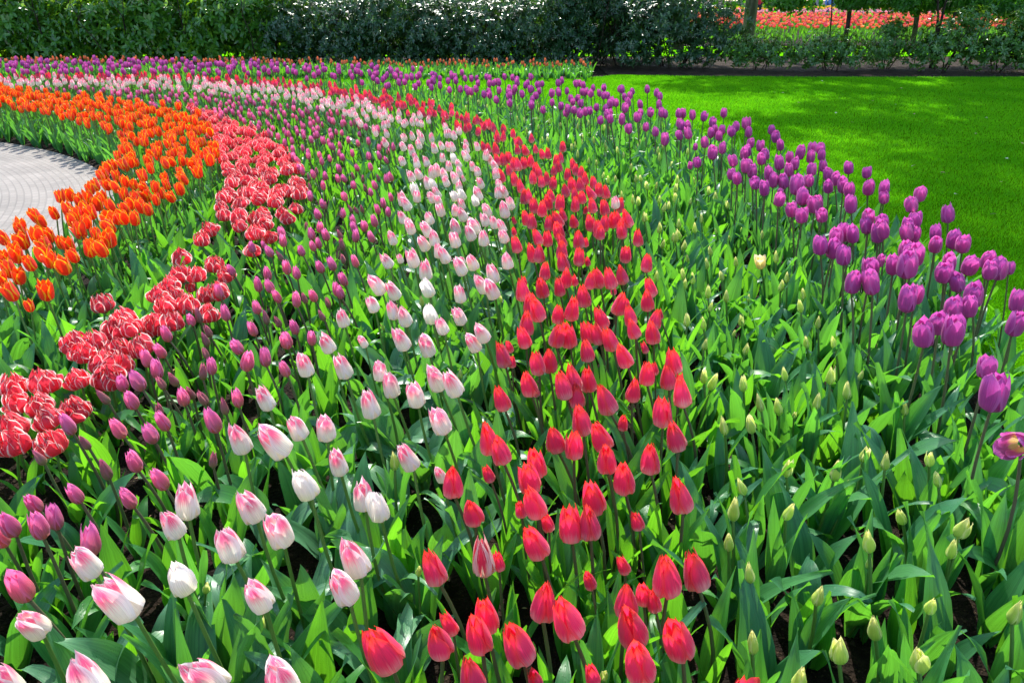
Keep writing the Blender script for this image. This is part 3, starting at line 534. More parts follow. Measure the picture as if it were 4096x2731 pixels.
EDGE = [(x + .10, y + .04) for x, y in pb]
lawn_poly = [(x, y) for x, y in EDGE] + [(EDGE[-1][0] + .05, .2), (EDGE[-1][0] + .05, -2), (30, -2), (30, 15.35), (6, 15.3), (3.2, 15.5), (2.1, 15.9), (1.75, 15.4), (1.2, 15.12), (-2, 15.2), (-16, 15.2), (-16, EDGE[0][1])]
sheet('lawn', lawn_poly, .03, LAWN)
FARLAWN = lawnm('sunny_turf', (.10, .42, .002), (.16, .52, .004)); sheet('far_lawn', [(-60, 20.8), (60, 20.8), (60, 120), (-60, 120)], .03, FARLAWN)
sheet('mulch_strip', [(1.9, 14.9), (60, 14.9), (60, 21.2), (1.9, 21.2)], .016, MULCH)
sheet('far_path', [(-60, 25.6), (2, 25.6), (3, 27), (-60, 28.5)], .05, rough_mat('pale_gravel', (.38, .36, .33), (.5, .48, .45), 9, .95, .4, .01))
# blades of grass over the lawn
lp = np.array(lawn_poly)
def blades(y0, y1, x0, x1, dens, h, w):
    n = int((y1 - y0) * (x1 - x0) * dens); x = NR.uniform(x0, x1, n); y = NR.uniform(y0, y1, n)
    k = inpoly(x, y, lp) & in_view(x, y, .04, .06); return x[k], y[k], np.full(k.sum(), h), np.full(k.sum(), w)
B_ = [blades(1, 4.5, 1, 4.5, 9000, .026, .0035), blades(4.5, 8, 0, 7, 3500, .028, .006), blades(8, 15.6, -6, 12.5, 2000, .03, .010)]
bx, by, bh, bw = (np.concatenate(a) for a in zip(*B_)); n = len(bx)
an = NR.uniform(0, 6.28, n); ln = NR.normal(0, .011, (n, 2)); bh = bh * NR.uniform(.75, 1.1, n)
dX, dY = np.cos(an) * bw / 2, np.sin(an) * bw / 2; z0 = np.full(n, .028)
VV = np.stack([np.stack([bx - dX, by - dY, z0], -1), np.stack([bx + dX, by + dY, z0], -1), np.stack([bx + ln[:, 0], by + ln[:, 1], z0 + bh], -1)], 1).reshape(-1, 3)
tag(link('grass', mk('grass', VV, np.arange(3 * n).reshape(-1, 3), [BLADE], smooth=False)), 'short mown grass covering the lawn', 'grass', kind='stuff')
print('grass blades', n)

# ------------------------------------------------------------------ tulips
KIND = {
 'red':    dict(name='red_tulip', stem='stem_brown', leaf='leaf', h=.40, Lh=(.26, .36), W=(.040, .062), lean=.045, group='red tulips in the broad red band'),
 'pink':   dict(name='pink_white_tulip', stem='stem_green', leaf='leaf_pale', h=.42, Lh=(.26, .34), W=(.055, .10), lean=.075, group='pink and white tulips in their band'),
 'magenta':dict(name='magenta_tulip', stem='stem_brown', leaf='leaf', h=.34, Lh=(.20, .27), W=(.035, .055), lean=.04, group='magenta tulips between the doubles and the pink band'),
 'double': dict(name='double_tulip', stem='stem_green', leaf='leaf', h=.28, Lh=(.18, .24), W=(.035, .055), lean=.02, group='double red and white tulips in the curved row'),
 'orange': dict(name='orange_tulip', stem='stem_green', leaf='leaf_blue', h=.40, Lh=(.24, .31), W=(.045, .065), lean=.03, group='orange tulips beside the paving'),
 'purple': dict(name='purple_tulip', stem='stem_brown', leaf='leaf_blue', h=.50, Lh=(.31, .43), W=(.045, .065), lean=.035, group='purple tulips along the lawn'),
 'yellow': dict(name='yellow_tulip_bud', stem='stem_green', leaf='leaf_blue', h=.30, Lh=(.28, .39), W=(.045, .072), lean=.02, group='pale yellow tulip buds in the green band'),
 'back':   dict(name='orange_tulip_bud', stem='stem_green', leaf='leaf_blue', h=.30, Lh=(.18, .24), W=(.04, .055), lean=.01, group='orange tulip buds below the hedge'),
}
rb = random.Random(21)
BM = {}
def bm_for(kind, mat, base, n, **kw): BM[kind] = [bloom(base, rb, **kw).mesh('bloom', [M[mat]]) for _ in range(n)]
for k in ('red', 'pink', 'purple', 'orange', 'magenta', 'yellow', 'back'): bm_for(k, k, k, 8 if k in ('red', 'pink', 'purple', 'orange', 'magenta') else 5)
bm_for('pink_w', 'cream', 'pink', 3); bm_for('red_t', 'striped', 'red', 1); bm_for('magenta_d', 'dull', 'dull', 4); bm_for('red_s', 'red', 'red', 4, opening=.35, s=.9)
bm_for('yellow_o', 'open_yellow', 'orange', 1, opening=.5, s=.85); PROF['fat'] = dict(PROF['yellow'], R=.019, H=.066); bm_for('yellow_b', 'yellow', 'fat', 2)
M['open_purple'] = petalm('petal_purple_open', (.95, .70, .25), (.62, .085, .38), (.72, .14, .52), (.78, .22, .6), b=(.05, .3), t=(.5, .95), es=.5)
bm_for('purple_o', 'open_purple', 'orange', 1, opening=.5, s=1.1)
BM['double'] = [double_bloom(rb).mesh('bloom', [M['double']]) for _ in range(7)]
LM = {}
def leafmesh(mat, style, rng, Lh, W):
    if style == 'up':   a = (rng.uniform(.05, .28), rng.uniform(.05, .7), rng.uniform(-.7, .7))
    elif style == 'out': a = (rng.uniform(.25, .55), rng.uniform(.4, 1.2), rng.uniform(-.8, .8))
    else: a = (rng.uniform(.3, .6), rng.uniform(1.7, 2.6), rng.uniform(-.5, .5))
    return leaf(rng, Lh, W, a[0], a[1], a[2], rng.uniform(.25, .5), wave=rng.uniform(.06, .2))
LEAVES = {}
for k, d in KIND.items():
    LEAVES[k] = {}
    for st, n in (('up', 7), ('out', 6), ('arch', 4)):
        LEAVES[k][st] = [leafmesh(d['leaf'], st, rb, rb.uniform(*d['Lh']) * (1 if st != 'up' else .95), rb.uniform(*d['W'])).mesh('leaf', [M[d['leaf']]]) for _ in range(n)]
STEM = {}
for mat in ('stem_green', 'stem_brown'):
    STEM[mat] = []
    for i in range(4):
        bow = rb.uniform(-.03, .03) / .35; a = rb.random() * 6
        s = np.linspace(0, 1, 7); pts = np.stack([np.cos(a) * bow * np.sin(s * 3.14) * .35, np.sin(a) * bow * np.sin(s * 3.14) * .35, s], -1)
        STEM[mat].append(tube(pts, np.linspace(.0052, .0038, 7), 7).mesh('stem', [M[mat]]))
# light one-mesh versions for the far rows
def whole(kind, rng):
    d = KIND[kind]; t = T(); h = d['h']
    P = PROF.get(kind)
    if kind == 'double': b = double_bloom(rng, 4, 5, 0, True); H = .065
    else: b = bloom(kind, rng, 5, 6, s=.87); H = P['H'] * .87
    t.merge(b.arr(), None, (0, 0, h - H / 2), 0)
    tube([(0, 0, 0), (.004, .003, h * .5), (0, 0, h - H / 2)], .0045, 4, 1, t)
    for i in range(3):
        st = rng.random(); a = i * 2.1 + rng.random()
        Lh = rng.uniform(*d['Lh']); W = rng.uniform(*d['W'])
        l = leaf(rng, Lh, W, rng.uniform(.08, .35), rng.uniform(.1, 1.0) if st < .8 else 2.0, rng.uniform(-.6, .6), .4, nu=3, nv=7, mi=2, az=a)
        t.merge(l.arr())
    return t
WH = {k: [whole(k, rb) for _ in range(6)] for k in KIND}
WHM = {k: [t.mesh(KIND[k]['name'], [M[k], M[KIND[k]['stem']], M[KIND[k]['leaf']]]) for t in v] for k, v in WH.items()}

def place_full(kind, x, y, z, f, rng, label=None):
    """one tulip plant with bloom, stem and separate leaves; x, y, z is the middle of the bloom"""
    d = KIND[kind]; key = kind + '_' + f if kind + '_' + f in BM else kind
    bm = rng.choice(BM[key])
    sc = rng.uniform(.80, 1.0) * {'double': 1.12, 'yellow': rng.uniform(.78, 1.05) * (.88 if f == 'b' else 1), 'pink': .98}.get(kind, 1) * {'s': .62, 'b': 1.16}.get(f, 1)
    
    lx = -d['lean'] * z / .4 + rng.gauss(0, .022); ly = -.01 + rng.gauss(0, .02)
    ax = Vector((lx * 1.5, ly * 1.5, z)).normalized(); ax = (ax + Vector((rng.gauss(-.02, .10), rng.gauss(0, .09), 0))).normalized()
    if key == 'purple_o': ax = Vector((-.8, -.6, .25)).normalized()
    bh = {'yellow': .06, 'double': .065, 'magenta': .07, 'back': .062}.get(kind, .083) * sc
    top = Vector((x, y, z)) - ax * bh / 2
    rx, ry = x - lx, y - ly
    root = link(d['name'], None); root.location = (rx, ry, 0.012)
    tag(root, label or LABELS[kind], 'tulip', d['group'])
    bo = link('bloom', bm, root); bo.location = top - Vector(root.location)
    bo.rotation_mode = 'QUATERNION'; bo.rotation_quaternion = Vector((0, 0, 1)).rotation_difference(ax) @ Quaternion((0, 0, 1), rng.random() * 6.28)
    bo.scale = (sc, sc, sc)
    so = link('stem', rng.choice(STEM[d['stem']]), root); v = bo.location + ax * .003
    so.rotation_mode = 'QUATERNION'; so.rotation_quaternion = Vector((0, 0, 1)).rotation_difference(v.normalized())
    so.scale = (1, 1, v.length)
    if f == 's': so.scale = (.75, .75, v.length)
    n = 3 + (rng.random() < .7); a0 = rng.random() * 6.28
    for i in range(n):
        w = rng.random(); w += .2 * (kind == 'pink'); st = 'up' if w < .6 else 'out' if w < .87 else 'arch'
        lo = link('leaf', rng.choice(LEAVES[kind][st]), root); q = rng.uniform(.82, 1.12)
        hz = (.0, .0, .04, .09)[i] * rng.uniform(.6, 1.2); q *= (1, 1, .85, .7)[i]
        lo.location = v * (hz / v.length); lo.rotation_euler = (0, 0, a0 + i * 2.2 + rng.gauss(0, .3)); lo.scale = (q, q, q)
    return root
def place_single(kind, x, y, z, rng, name=None, mesh=None):
    d = KIND[kind]; o = link(name or d['name'], mesh or rng.choice(WHM[kind]))
    s = z / d['h']; o.scale = (1, 1, 1) if False else (s * .5 + .5,) * 2 + (s,)
    o.rotation_euler = (rng.gauss(0, .06), -d['lean'] / .4 + rng.gauss(0, .07), 0); o.location = (x + d['lean'] * .8, y, .012)
    o.rotation_euler.rotate_axis('Z', rng.random() * 6.28)
    tag(o, LABELS[kind], 'tulip', d['group']); return o
LABELS = {
 'red': 'closed red tulip with pointed petals standing in the broad red band',
 'pink': 'white tulip flushed pink standing in the pink and white band',
 'magenta': 'slim magenta tulip between the double tulips and the pink and white band',
 'double': 'frilly double red tulip with white petal edges in the curved row',
 'orange': 'orange tulip with yellow petal edges growing beside the paving',
 'purple': 'tall purple tulip on a dark stem at the edge of the lawn',
 'yellow': 'pale yellow green tulip bud between the red band and the purple band',
 'back': 'small orange tulip bud in the bed at the foot of the hedge',
}
def zone_label(kind, f, d):
    look = {'sred': 'undersized red tulip with short petals', 'spink': 'undersized pink and white tulip', 'wpink': 'cream white tulip with hardly any pink', 'dmagenta': 'dull brownish unopened magenta bud',
            'byellow': 'swollen pale yellow tulip bud', 'syellow': 'small green tulip bud', 'bmagenta': 'large bright magenta tulip', 'smagenta': 'undersized magenta tulip', 'bpurple': 'large purple tulip',
            'bpink': 'large pink and white tulip', 'bred': 'large red tulip', 'spurple': 'undersized purple tulip', 'sorange': 'undersized orange tulip', 'bdouble': 'large double tulip'}.get(f + kind)
    base = look or {'red': 'red tulip with pointed petals', 'pink': 'white tulip flushed pink', 'magenta': 'slim magenta tulip', 'double': 'frilly double red and white tulip', 'orange': 'orange tulip with yellow petal edges',
            'purple': 'tall purple tulip', 'yellow': 'pale yellow green tulip bud', 'back': 'orange bud'}[kind]
    where = 'in the part of its band close to the viewer' if d < 2.3 else 'in the middle stretch of its band' if d < 4 else 'in the distant stretch of its band'
    return base + ' ' + where
SP = {'orange': .10, 'double': .105, 'magenta': .125, 'pink': .115, 'red': .105, 'yellow': .23, 'purple': .175, 'back': .17}
OUT = {'pink': [(-1.5, .2), (-.15, .2), (-.15, .9), (-1.5, 1.3)], 'red': [(-.1, .2), (.5, .2), (.5, .9), (-.1, .9)], 'yellow': [(.55, .2), (1.9, .2), (2.3, 2.0), (.9, .9)],
       'magenta': [(-2.6, .9), (-1.2, .9), (-2.1, 2.0), (-2.6, 2.4)], 'purple': [(2.2, .6), (2.7, .9), (3.0, 3.2), (2.3, 2.2)], 'orange': [(-6.5, 4.6), (-5.2, 3.6), (-3.6, 3.2), (-3.0, 4.0)]}
rp = random.Random(3); placed = []
for kind in KIND:
    d = KIND[kind]; pts = list(PTS.get(kind, []))
    fill = poisson(FILL[kind], SP[kind], NR, [(p[0], p[1]) for p in pts])
    pts += [(x, y, d['h'] + rp.uniform(-.04, .04), 'd' if kind == 'magenta' and rp.random() < .35 else '') for x, y in fill]
    more = OUT.get(kind)
    if more: pts += [(x, y, d['h'], '') for x, y in poisson(more, SP[kind] * 1.15, NR, [(p[0], p[1]) for p in pts]) if not in_view(x, y, d['h'], .02)]
    pts.sort(key=lambda p: math.hypot(p[0], p[1]))
    vis = [p for p in pts if in_view(p[0], p[1], p[2], .02)]; rest = [p for p in pts if not in_view(p[0], p[1], p[2], .02)]
    print(kind, 'visible', len(vis), 'rest', len(rest))
    for x, y, z, f in vis[:300]:
        if math.hypot(x, y) < 6.0: place_full(kind, x, y, z, f, rp, LAB.get('%s %d %d' % (kind, round(x * 100), round(y * 100))) or zone_label(kind, f, math.hypot(x, y)))
        else: place_single(kind, x, y, z, rp)
    rest += vis[300:]
    for p in pts: placed.append((p[0], p[1]))
    if rest:
        t = T()
        for x, y, z, f in rest:
            s = z / d['h']; t.merge(rp.choice(WH[kind]).arr(), rotz(rp.random() * 6.28) * np.array([1, 1, s])[:, None] @ rotz(0), (x, y, .012), rp.random())
        tag(link('distant_' + d['name'] + 's', t.mesh('distant_' + kind, [M[kind], M[d['stem']], M[d['leaf']]])), 'mass of more ' + d['group'], 'tulips', kind='stuff')
# ------------------------------------------------------------------ more leaves between the plants
def foliage(name, pts, zs, mats, rng, nv=8, per=3, Lr=(.22, .33), Wr=(.05, .088)):
    lib = [[leaf(rng, rng.uniform(*Lr), rng.uniform(*Wr), rng.uniform(.06, .42), rng.uniform(.1, 1.0) if rng.random() < .86 else 2.2, rng.uniform(-.5, .5), .4, nu=3, nv=nv, mi=m).arr() for _ in range(14)] for m in (0, 1)]
    t = T()
    for x, y in pts:
        m = rng.random() < .5; a = rng.random() * 6.28; n = per + (rng.random() < .3)
        for i in range(n):
            t.merge(rng.choice(lib[m]), rotz(a + i * 6.28 / n + rng.gauss(0, .3)) * zs * rng.uniform(.82, 1.12), (x, y, .012), rng.random())
    tag(link(name, t.mesh(name, mats)), 'green tulip leaves filling the bed between the flowering plants', 'leaves', kind='stuff')
rf = random.Random(77)
bedpoly = [(-9.5, 12.6)] + EDGE[1:] + [(EDGE[-1][0], .45), (-9.5, .45)]
def inbed(x, y): return math.hypot(x - CX, y - CY) > PAVE_R + .12
near = [(x, y) for x, y in poisson([(-3.0, .3), (3.2, .55), (3.4, 3.6), (-3.8, 3.6)], .096, NR, placed) if inbed(x, y) and inpoly([x], [y], bedpoly)[0] and in_view(x, y, .15, .35)]
far = [(x, y) for x, y in poisson(bedpoly, .105, NR, placed, 90000) if inbed(x, y) and y > 3.0 and (y > 3.6 or abs(x) > 2.5) and in_view(x, y, .15, .2)]
print('foliage', len(near), len(far))
foliage('bed_leaves', near, 1.0, [M['leaf'], M['leaf_blue']], rf, 10)
foliage('distant_bed_leaves', far, .95, [M['leaf'], M['leaf_blue']], rf, 6)
bb = [(-12.5, 15.0), (1.15, 15.0), (1.55, 15.6), (1.6, 16.8), (-12.5, 16.9)]
foliage('hedge_bed_leaves', poisson(bb, .15, NR, (), 40000), 1.0, [M['leaf'], M['leaf_blue']], rf, 6, 3, (.2, .3), (.05, .075))

# ------------------------------------------------------------------ leaf clouds, shrubs and trees
def cloud(P, D, Up, Lf, Wf):
    """P base points, D leaf directions, Up rough normals -> folded six-sided leaves, two quads each"""
    D = D / np.linalg.norm(D, axis=1)[:, None]; S = np.cross(D, Up); S /= np.linalg.norm(S, axis=1)[:, None] + 1e-9; Nn = np.cross(S, D)
    Lf = np.asarray(Lf)[:, None]; Wf = np.asarray(Wf)[:, None]
    def at(s, w, h): return P + D * Lf * s + S * Wf * w + Nn * Wf * h
    V = np.stack([at(0, 0, 0), at(.35, -.48, .14), at(.72, -.38, .10), at(1, 0, -.12), at(.72, .38, .10), at(.35, .48, .14)], 1)
    n = len(P); F = (np.arange(n)[:, None, None] * 6 + np.array([(0, 1, 2, 3), (0, 3, 4, 5)])[None]).reshape(-1, 4)
    C = np.zeros((n, 6, 3)); C[:, :, 0] = [0, 1, .8, 0, .8, 1]; C[:, :, 1] = [0, .35, .7, 1, .7, .35]; C[:, :, 2] = NR.random((n, 1))
    return V.reshape(-1, 3), F, C.reshape(-1, 3)
def rsphere(n):
    v = NR.normal(size=(n, 3)); return v / np.linalg.norm(v, axis=1)[:, None]
def crown(lobes, nwh, per, Ls, Ws, zmin=.05, shell=.55, clump=0.):
    """whorls of leaves spread through rough ellipsoids"""
    vol = np.array([l[3] * l[4] * l[5] for l in lobes]) ** .67; cnt = np.maximum(1, (nwh * vol / vol.sum()).astype(int)); P = []; A = []
    for l, c in zip(lobes, cnt):
        d = rsphere(c); r = (shell + (1 - shell) * NR.random(c) ** .6)
        r = r * (1 + .16 * np.sin(d[:, 0] * 7 + l[0] * 3) * np.sin(d[:, 2] * 9 + l[1]) + .08 * NR.normal(size=c))
        P.append(np.array(l[:3]) + d * r[:, None] * np.array(l[3:])); A.append(d + np.array([0, 0, .35]))
    P = np.vstack(P); A = np.vstack(A); k = P[:, 2] > zmin + .06 * NR.normal(size=len(P)); P = P[k]; A = A[k]; A /= np.linalg.norm(A, axis=1)[:, None]
    n = len(P); ref = rsphere(n); B = np.cross(A, ref); B /= np.linalg.norm(B, axis=1)[:, None]; C = np.cross(A, B)
    PP = []; DD = []; UU = []
    for i in range(per):
        a = 6.283 * i / per + NR.normal(0, .25, n); dr = B * np.cos(a)[:, None] + C * np.sin(a)[:, None]
        DD.append(dr + A * NR.uniform(.05, .7, n)[:, None] + np.array([0, 0, -.15])); PP.append(P); UU.append(A + np.array([0, 0, .9]))
    PP = np.vstack(PP); q = len(PP)
    return cloud(PP, np.vstack(DD), np.vstack(UU) + .25 * NR.normal(size=(q, 3)), NR.uniform(Ls * .7, Ls * 1.15, q), NR.uniform(Ws * .75, Ws * 1.15, q))
BARK = rough_mat('dark_bark', (.02, .016, .012), (.055, .042, .03), 20, .9, .8, .01, stretch=(1, 1, .3))
BARKG = rough_mat('mossy_bark', (.06, .065, .03), (.13, .12, .07), 12, .9, .8, .01, stretch=(1, 1, .3))
LAUREL = leafy('laurel_leaf', (.03, .13, .018), (.10, .27, .03), (.36, .68, .014), rough=.25, trans=.34, spec=.7, vein=.3)
RHODO = leafy('rhododendron_leaf', (.018, .07, .028), (.040, .12, .035), (.12, .32, .018), rough=.3, trans=.26, spec=.9, vein=.3)
SHRUB = leafy('low_shrub_leaf', (.045, .15, .03), (.09, .23, .035), (.28, .55, .014), rough=.27, trans=.25, spec=.8, vein=.3)
TREEL = leafy('tree_leaf', (.03, .14, .014), (.06, .20, .02), (.20, .55, .012), rough=.4, trans=.45, vein=.2)
def branchpath(p0, p1, rng, n=7, wob=.08):
    p0 = np.array(p0, float); p1 = np.array(p1, float); s = np.linspace(0, 1, n)[:, None]; w = np.cumsum(np.array([[rng.gauss(0, wob) for _ in range(3)] for _ in range(n)]), 0) * .5
    w = w - s * w[-1]; return p0 + (p1 - p0) * s + w * np.linalg.norm(p1 - p0) * .5
def plant(name, label, cat, group, loc, crown_me, stem_mes, rot=0, sc=(1, 1, 1)):
    r = link(name, None); r.location = loc; r.rotation_euler = (0, 0, rot); r.scale = sc; tag(r, label, cat, group)
    link('crown', crown_me, r)
    for s in stem_mes: link(('trunk' if 'tree' in name else 'stem'), s, r)
    return r
def crown_mesh(mat, *a, **k):
    V, F, C = crown(*a, **k); return mk('crown', V, F, [mat], None, C)
rs = random.Random(5)
def stems(n, h, spread, base=.35, r=.016, fork=True):
    out = []
    for i in range(n):
        t = T(); a = rs.random() * 6.28; b = (math.cos(a) * base * rs.random(), math.sin(a) * base * rs.random(), 0)
        e = (b[0] + math.cos(a) * spread * rs.uniform(.3, 1), b[1] + math.sin(a) * spread * rs.uniform(.3, 1), h * rs.uniform(.7, 1))
        p = branchpath(b, e, rs, 8); rr = r * rs.uniform(.7, 1.5); tube(p, np.linspace(rr, rr * .4, 8), 6, 0, t)
        if fork:
            for j in (2, 3, 4, 5):
                if rs.random() < .75:
                    q = p[j] + np.array([rs.gauss(0, .35), rs.gauss(0, .35), rs.uniform(.2, .7)]) * h * .35
                    tube(branchpath(p[j], q, rs, 5), np.linspace(rr * .5, rr * .2, 5), 5, 0, t)
        out.append(t.mesh('stem', [BARK]))
    return out
lob_l = [[(0, .1, 1.25, 1.15, .6, .8), (.7, -.15, 1.0, .7, .6, .55), (-.7, -.1, 1.1, .7, .6, .6), (.1, -.3, .55, .9, .45, .45), (-.7, 0, .4, .6, .5, .35)],
         [(0, .1, 1.25, 1.2, .6, .75), (-.5, -.3, .9, .8, .5, .6), (.8, 0, .75, .6, .5, .5), (-.9, -.2, .4, .5, .4, .35), (.2, -.2, .5, .7, .4, .4)]]
LAU = [(crown_mesh(LAUREL, l, 820, 6, .17, .075, shell=.25), stems(9, 1.9, .9)) for l in lob_l]
lob_r = [[(0, .2, 1.05, 1.2, .8, .75), (.6, -.3, .95, .8, .6, .5), (-.7, -.35, .85, .8, .55, .55), (.2, -.45, .5, .9, .45, .4), (-.7, 0, .35, .6, .5, .33), (.8, 0, .35, .6, .5, .33)],
         [(0, .2, 1.1, 1.25, .8, .7), (-.4, -.4, 1.0, .8, .55, .55), (.8, -.3, .8, .7, .5, .6), (-.8, -.3, .45, .6, .45, .4), (.3, -.2, .4, .8, .5, .36)],
         [(0, 0, 1.45, 1.25, .8, .5), (-.5, -.2, 1.2, .7, .5, .35), (.6, -.2, 1.15, .6, .5, .35), (0, .3, .7, .6, .3, .35), (-.9, -.1, .5, .4, .3, .35), (.8, .1, .8, .35, .3, .3), (.3, -.2, .4, .35, .25, .22)]]
RHO = [(crown_mesh(RHODO, l, 1600, 7, .10, .036, shell=.4), stems(8, 1.6, .9)) for l in lob_r]
hg = 'tall evergreen shrubs forming the hedge'
hedge = [(-13.6, 18.4, 0, 'l'), (-11.9, 18.1, 1, 'l'), (-10.2, 18.3, 0, 'l'), (-8.6, 18.1, 1, 'l'), (-7.0, 18.2, 0, 'l'), (-5.6, 18.0, 1, 'l'),
         (-4.1, 18.0, 0, 'r'), (-2.5, 17.9, 1, 'r'), (-1.0, 17.8, 0, 'r'), (.6, 17.8, 1, 'r'), (1.75, 18.1, 2, 'r'), (2.6, 18.4, 2, 'r'), (3.45, 17.6, 1, 'r')]
hl = ['laurel shrub at the far end of the hedge, cut by the frame edge', 'light green laurel shrub, second from the left end of the hedge', 'laurel shrub with yellow green upper leaves, third in the hedge',
      'laurel shrub with gravel showing through its stems, fourth in the hedge', 'laurel shrub with drooping light green sprays, fifth in the hedge', 'dark laurel shrub standing beside the first glossy rhododendron',
      'rhododendron next to the laurels with dull dark leaves', 'rhododendron with sparkling small leaves above the purple tulips', 'glittering rhododendron in the middle of the hedge', 'rhododendron spreading above the orange buds of the end of the bed',
      'rhododendron raised on bare stems with bright lawn showing beneath', 'dark rhododendron on slanting bare stems over the gap in the hedge', 'rhododendron hanging down to the bare soil at the end of the hedge']
for i, (x, y, v, k) in enumerate(hedge):
    cm, st = (LAU if k == 'l' else RHO)[v]
    plant('laurel_shrub' if k == 'l' else 'rhododendron_shrub', hl[i], 'shrub', hg, (x, y, .01), cm, st, (rs.uniform(-.35, .35) if i % 2 else rs.uniform(-.3, .3)), (rs.uniform(.92, 1.1),) * 2 + (rs.uniform(.95, 1.12),))
# a second line of shrubs behind, which closes most of the gaps
for i, (x, y, v, k) in enumerate([(-13.6, 20.1, 1, 'l'), (-11.3, 20.2, 1, 'l'), (-9.3, 20.1, 0, 'l'), (-7.4, 20.0, 1, 'l'), (-5.4, 20.0, 0, 'r'), (-3.4, 19.8, 1, 'r'), (-1.6, 19.7, 0, 'r'), (.2, 19.8, 1, 'r'), (2.4, 20.2, 2, 'r')]):
    cm, st = (LAU if k == 'l' else RHO)[v]
    plant('laurel_shrub' if k == 'l' else 'rhododendron_shrub', 'evergreen shrub of the second line, glimpsed behind the front row of the hedge', 'shrub', 'shrubs of the second hedge line', (x, y, .01), cm, st, rs.uniform(-.4, .4), (1.15, 1.05, 1.05))
# low shrubs on the mulch strip
lob_s = [[(0, 0, .42, .75, .45, .32), (.4, -.1, .3, .5, .35, .25), (-.4, 0, .32, .45, .35, .28)], [(0, 0, .5, .55, .4, .42), (.3, .1, .8, .35, .3, .22), (-.35, 0, .3, .4, .3, .25)]]
LOW = [(crown_mesh(SHRUB, l, int(c * 1.1), 6, .08, .034, shell=.2, zmin=.08), stems(6, .8, .45, .15, .009)) for l, c in zip(lob_s, (520, 400))]
lows = [(5.2, 17.0, 0, 1.0), (6.6, 16.8, 0, 1.05), (8.0, 17.3, 1, 1.0), (8.8, 16.5, 1, 1.25), (9.9, 16.4, 1, 1.2), (10.75, 16.3, 1, 1.4), (11.7, 16.9, 1, 1.1), (12.5, 16.4, 1, 1.3)]
ll = ['low dark shrub beside the hedge end, wider than tall', 'low spreading shrub in front of the mossy tree trunk', 'small shrub just behind the thin straight tree', 'upright shrub with sparse grey green leaves beside the forked tree',
      'bushy shrub at the lawn edge between the forked tree and the twin shrubs', 'densest and tallest of the low shrubs at the lawn edge', 'sparse shrub set back on the mulch', 'leggy shrub at the frame edge on the mulch']
for (x, y, v, s), lb_ in zip(lows, ll):
    plant('low_shrub', lb_, 'shrub', 'low shrubs on the mulch strip', (x, y, .016), *LOW[v], rs.uniform(-1, 1), (s, s, s))
# trees
def tree(name, label, x, y, h, r, z0, cr, nwh, low=(), bark=BARK, forks=1, top=None, leafsize=.11):
    root = link(name, None); root.location = (x, y, .016); tag(root, label, 'tree', 'trees beyond the lawn')
    lob = []; lowl = []
    for k in range(forks):
        t = T(); dx = (k - (forks - 1) / 2) * .9
        p = branchpath((0.02 * k, 0, 0), (dx, rs.gauss(0, .2), h * .9), rs, 9, .035); tube(p, np.linspace(r, r * .35, 9), 10, 0, t)
        for j in range(3, 9):
            for q in range(2 if h > 6 else 1):
                a = rs.random() * 6.28; e = p[j] + np.array([math.cos(a), math.sin(a), rs.uniform(.1, .5)]) * cr * rs.uniform(.5, .95)
                if e[2] < z0: e[2] = z0 + rs.random() * .4
                tube(branchpath(p[j], e, rs, 6), np.linspace(r * .35, r * .08, 6), 6, 0, t)
                q_ = cr * rs.uniform(.28, .45); lob.append((*e, q_, q_, q_ * .7))
        link('trunk', t.mesh('trunk', [bark]), root)
    for lx, ly, lz, lr in low:
        t = T(); tube(branchpath((0, 0, lz + .5), (lx, ly, lz + .1), rs, 6), np.linspace(r * .3, r * .08, 6), 5, 0, t); link('branch', t.mesh('branch', [bark]), root)
        lob.append((lx, ly, lz, lr, lr * .7, lr * .35)); lowl.append((lx, ly, lz - .05, lr, lr * .7, lr * .42))
    if h > 10:
        for _ in range(34):
            d = Vector((rs.gauss(0, 1), rs.gauss(0, 1), rs.gauss(0, 1))).normalized() * rs.random() ** .4; q_ = rs.uniform(.5, 1.0)
            lob.append((d.x * cr, d.y * cr, (z0 + h) / 2 + d.z * (h - z0) / 2, q_, q_, q_ * .6))
    V, F, C = crown(lob, nwh, 5, leafsize, leafsize * .55, zmin=.9 if low else z0 * .8, shell=.1)
    link('crown', mk('crown', V, F, [TREEL], None, C), root)
    if lowl:
        V, F, C = crown(lowl, 250 * len(lowl), 5, .09, .05, zmin=.95, shell=.1); link('low_foliage', mk('low_foliage', V, F, [TREEL], None, C), root)
tree('tall_tree', 'thick mossy trunk rising behind the low spreading shrub', 6.4, 21.5, 20, .17, 4.5, 3.6, 9000, bark=BARKG, leafsize=.13)
tree('slim_tree', 'slim straight dark trunk with low leafy branches beside the low shrubs', 7.35, 18.3, 7, .05, 2.2, 1.3, 1500, low=[(-1.2, .3, 1.4, .6), (.6, -.2, 1.4, .55), (1.5, 0, 1.35, .6)])
tree('slim_tree', 'small tree forked from the ground into thin crooked trunks', 8.95, 17.2, 5, .03, 1.8, 1.0, 1000, low=[(-.7, .2, 1.4, .5), (.7, .1, 1.35, .5), (0, .5, 1.35, .4)], forks=3)
tree('slim_tree', 'bare thin leaning stem rising between the mossy trunk and the slim tree', 6.95, 18.0, 4.5, .018, 1.9, .8, 500, low=[(.4, .1, 1.35, .35)])
tree('slim_tree', 'thin twin stems beside the tallest low shrubs', 9.75, 17.3, 4.5, .02, 1.8, .9, 600, low=[(-.3, .1, 1.3, .4), (.5, 0, 1.3, .4)], forks=2)
tree('slim_tree', 'thin dark stem near the end of the mulch strip', 12.0, 17.6, 5, .028, 1.8, 1.0, 700, low=[(-.5, .1, 1.3, .5), (.3, 0, 1.25, .4)])
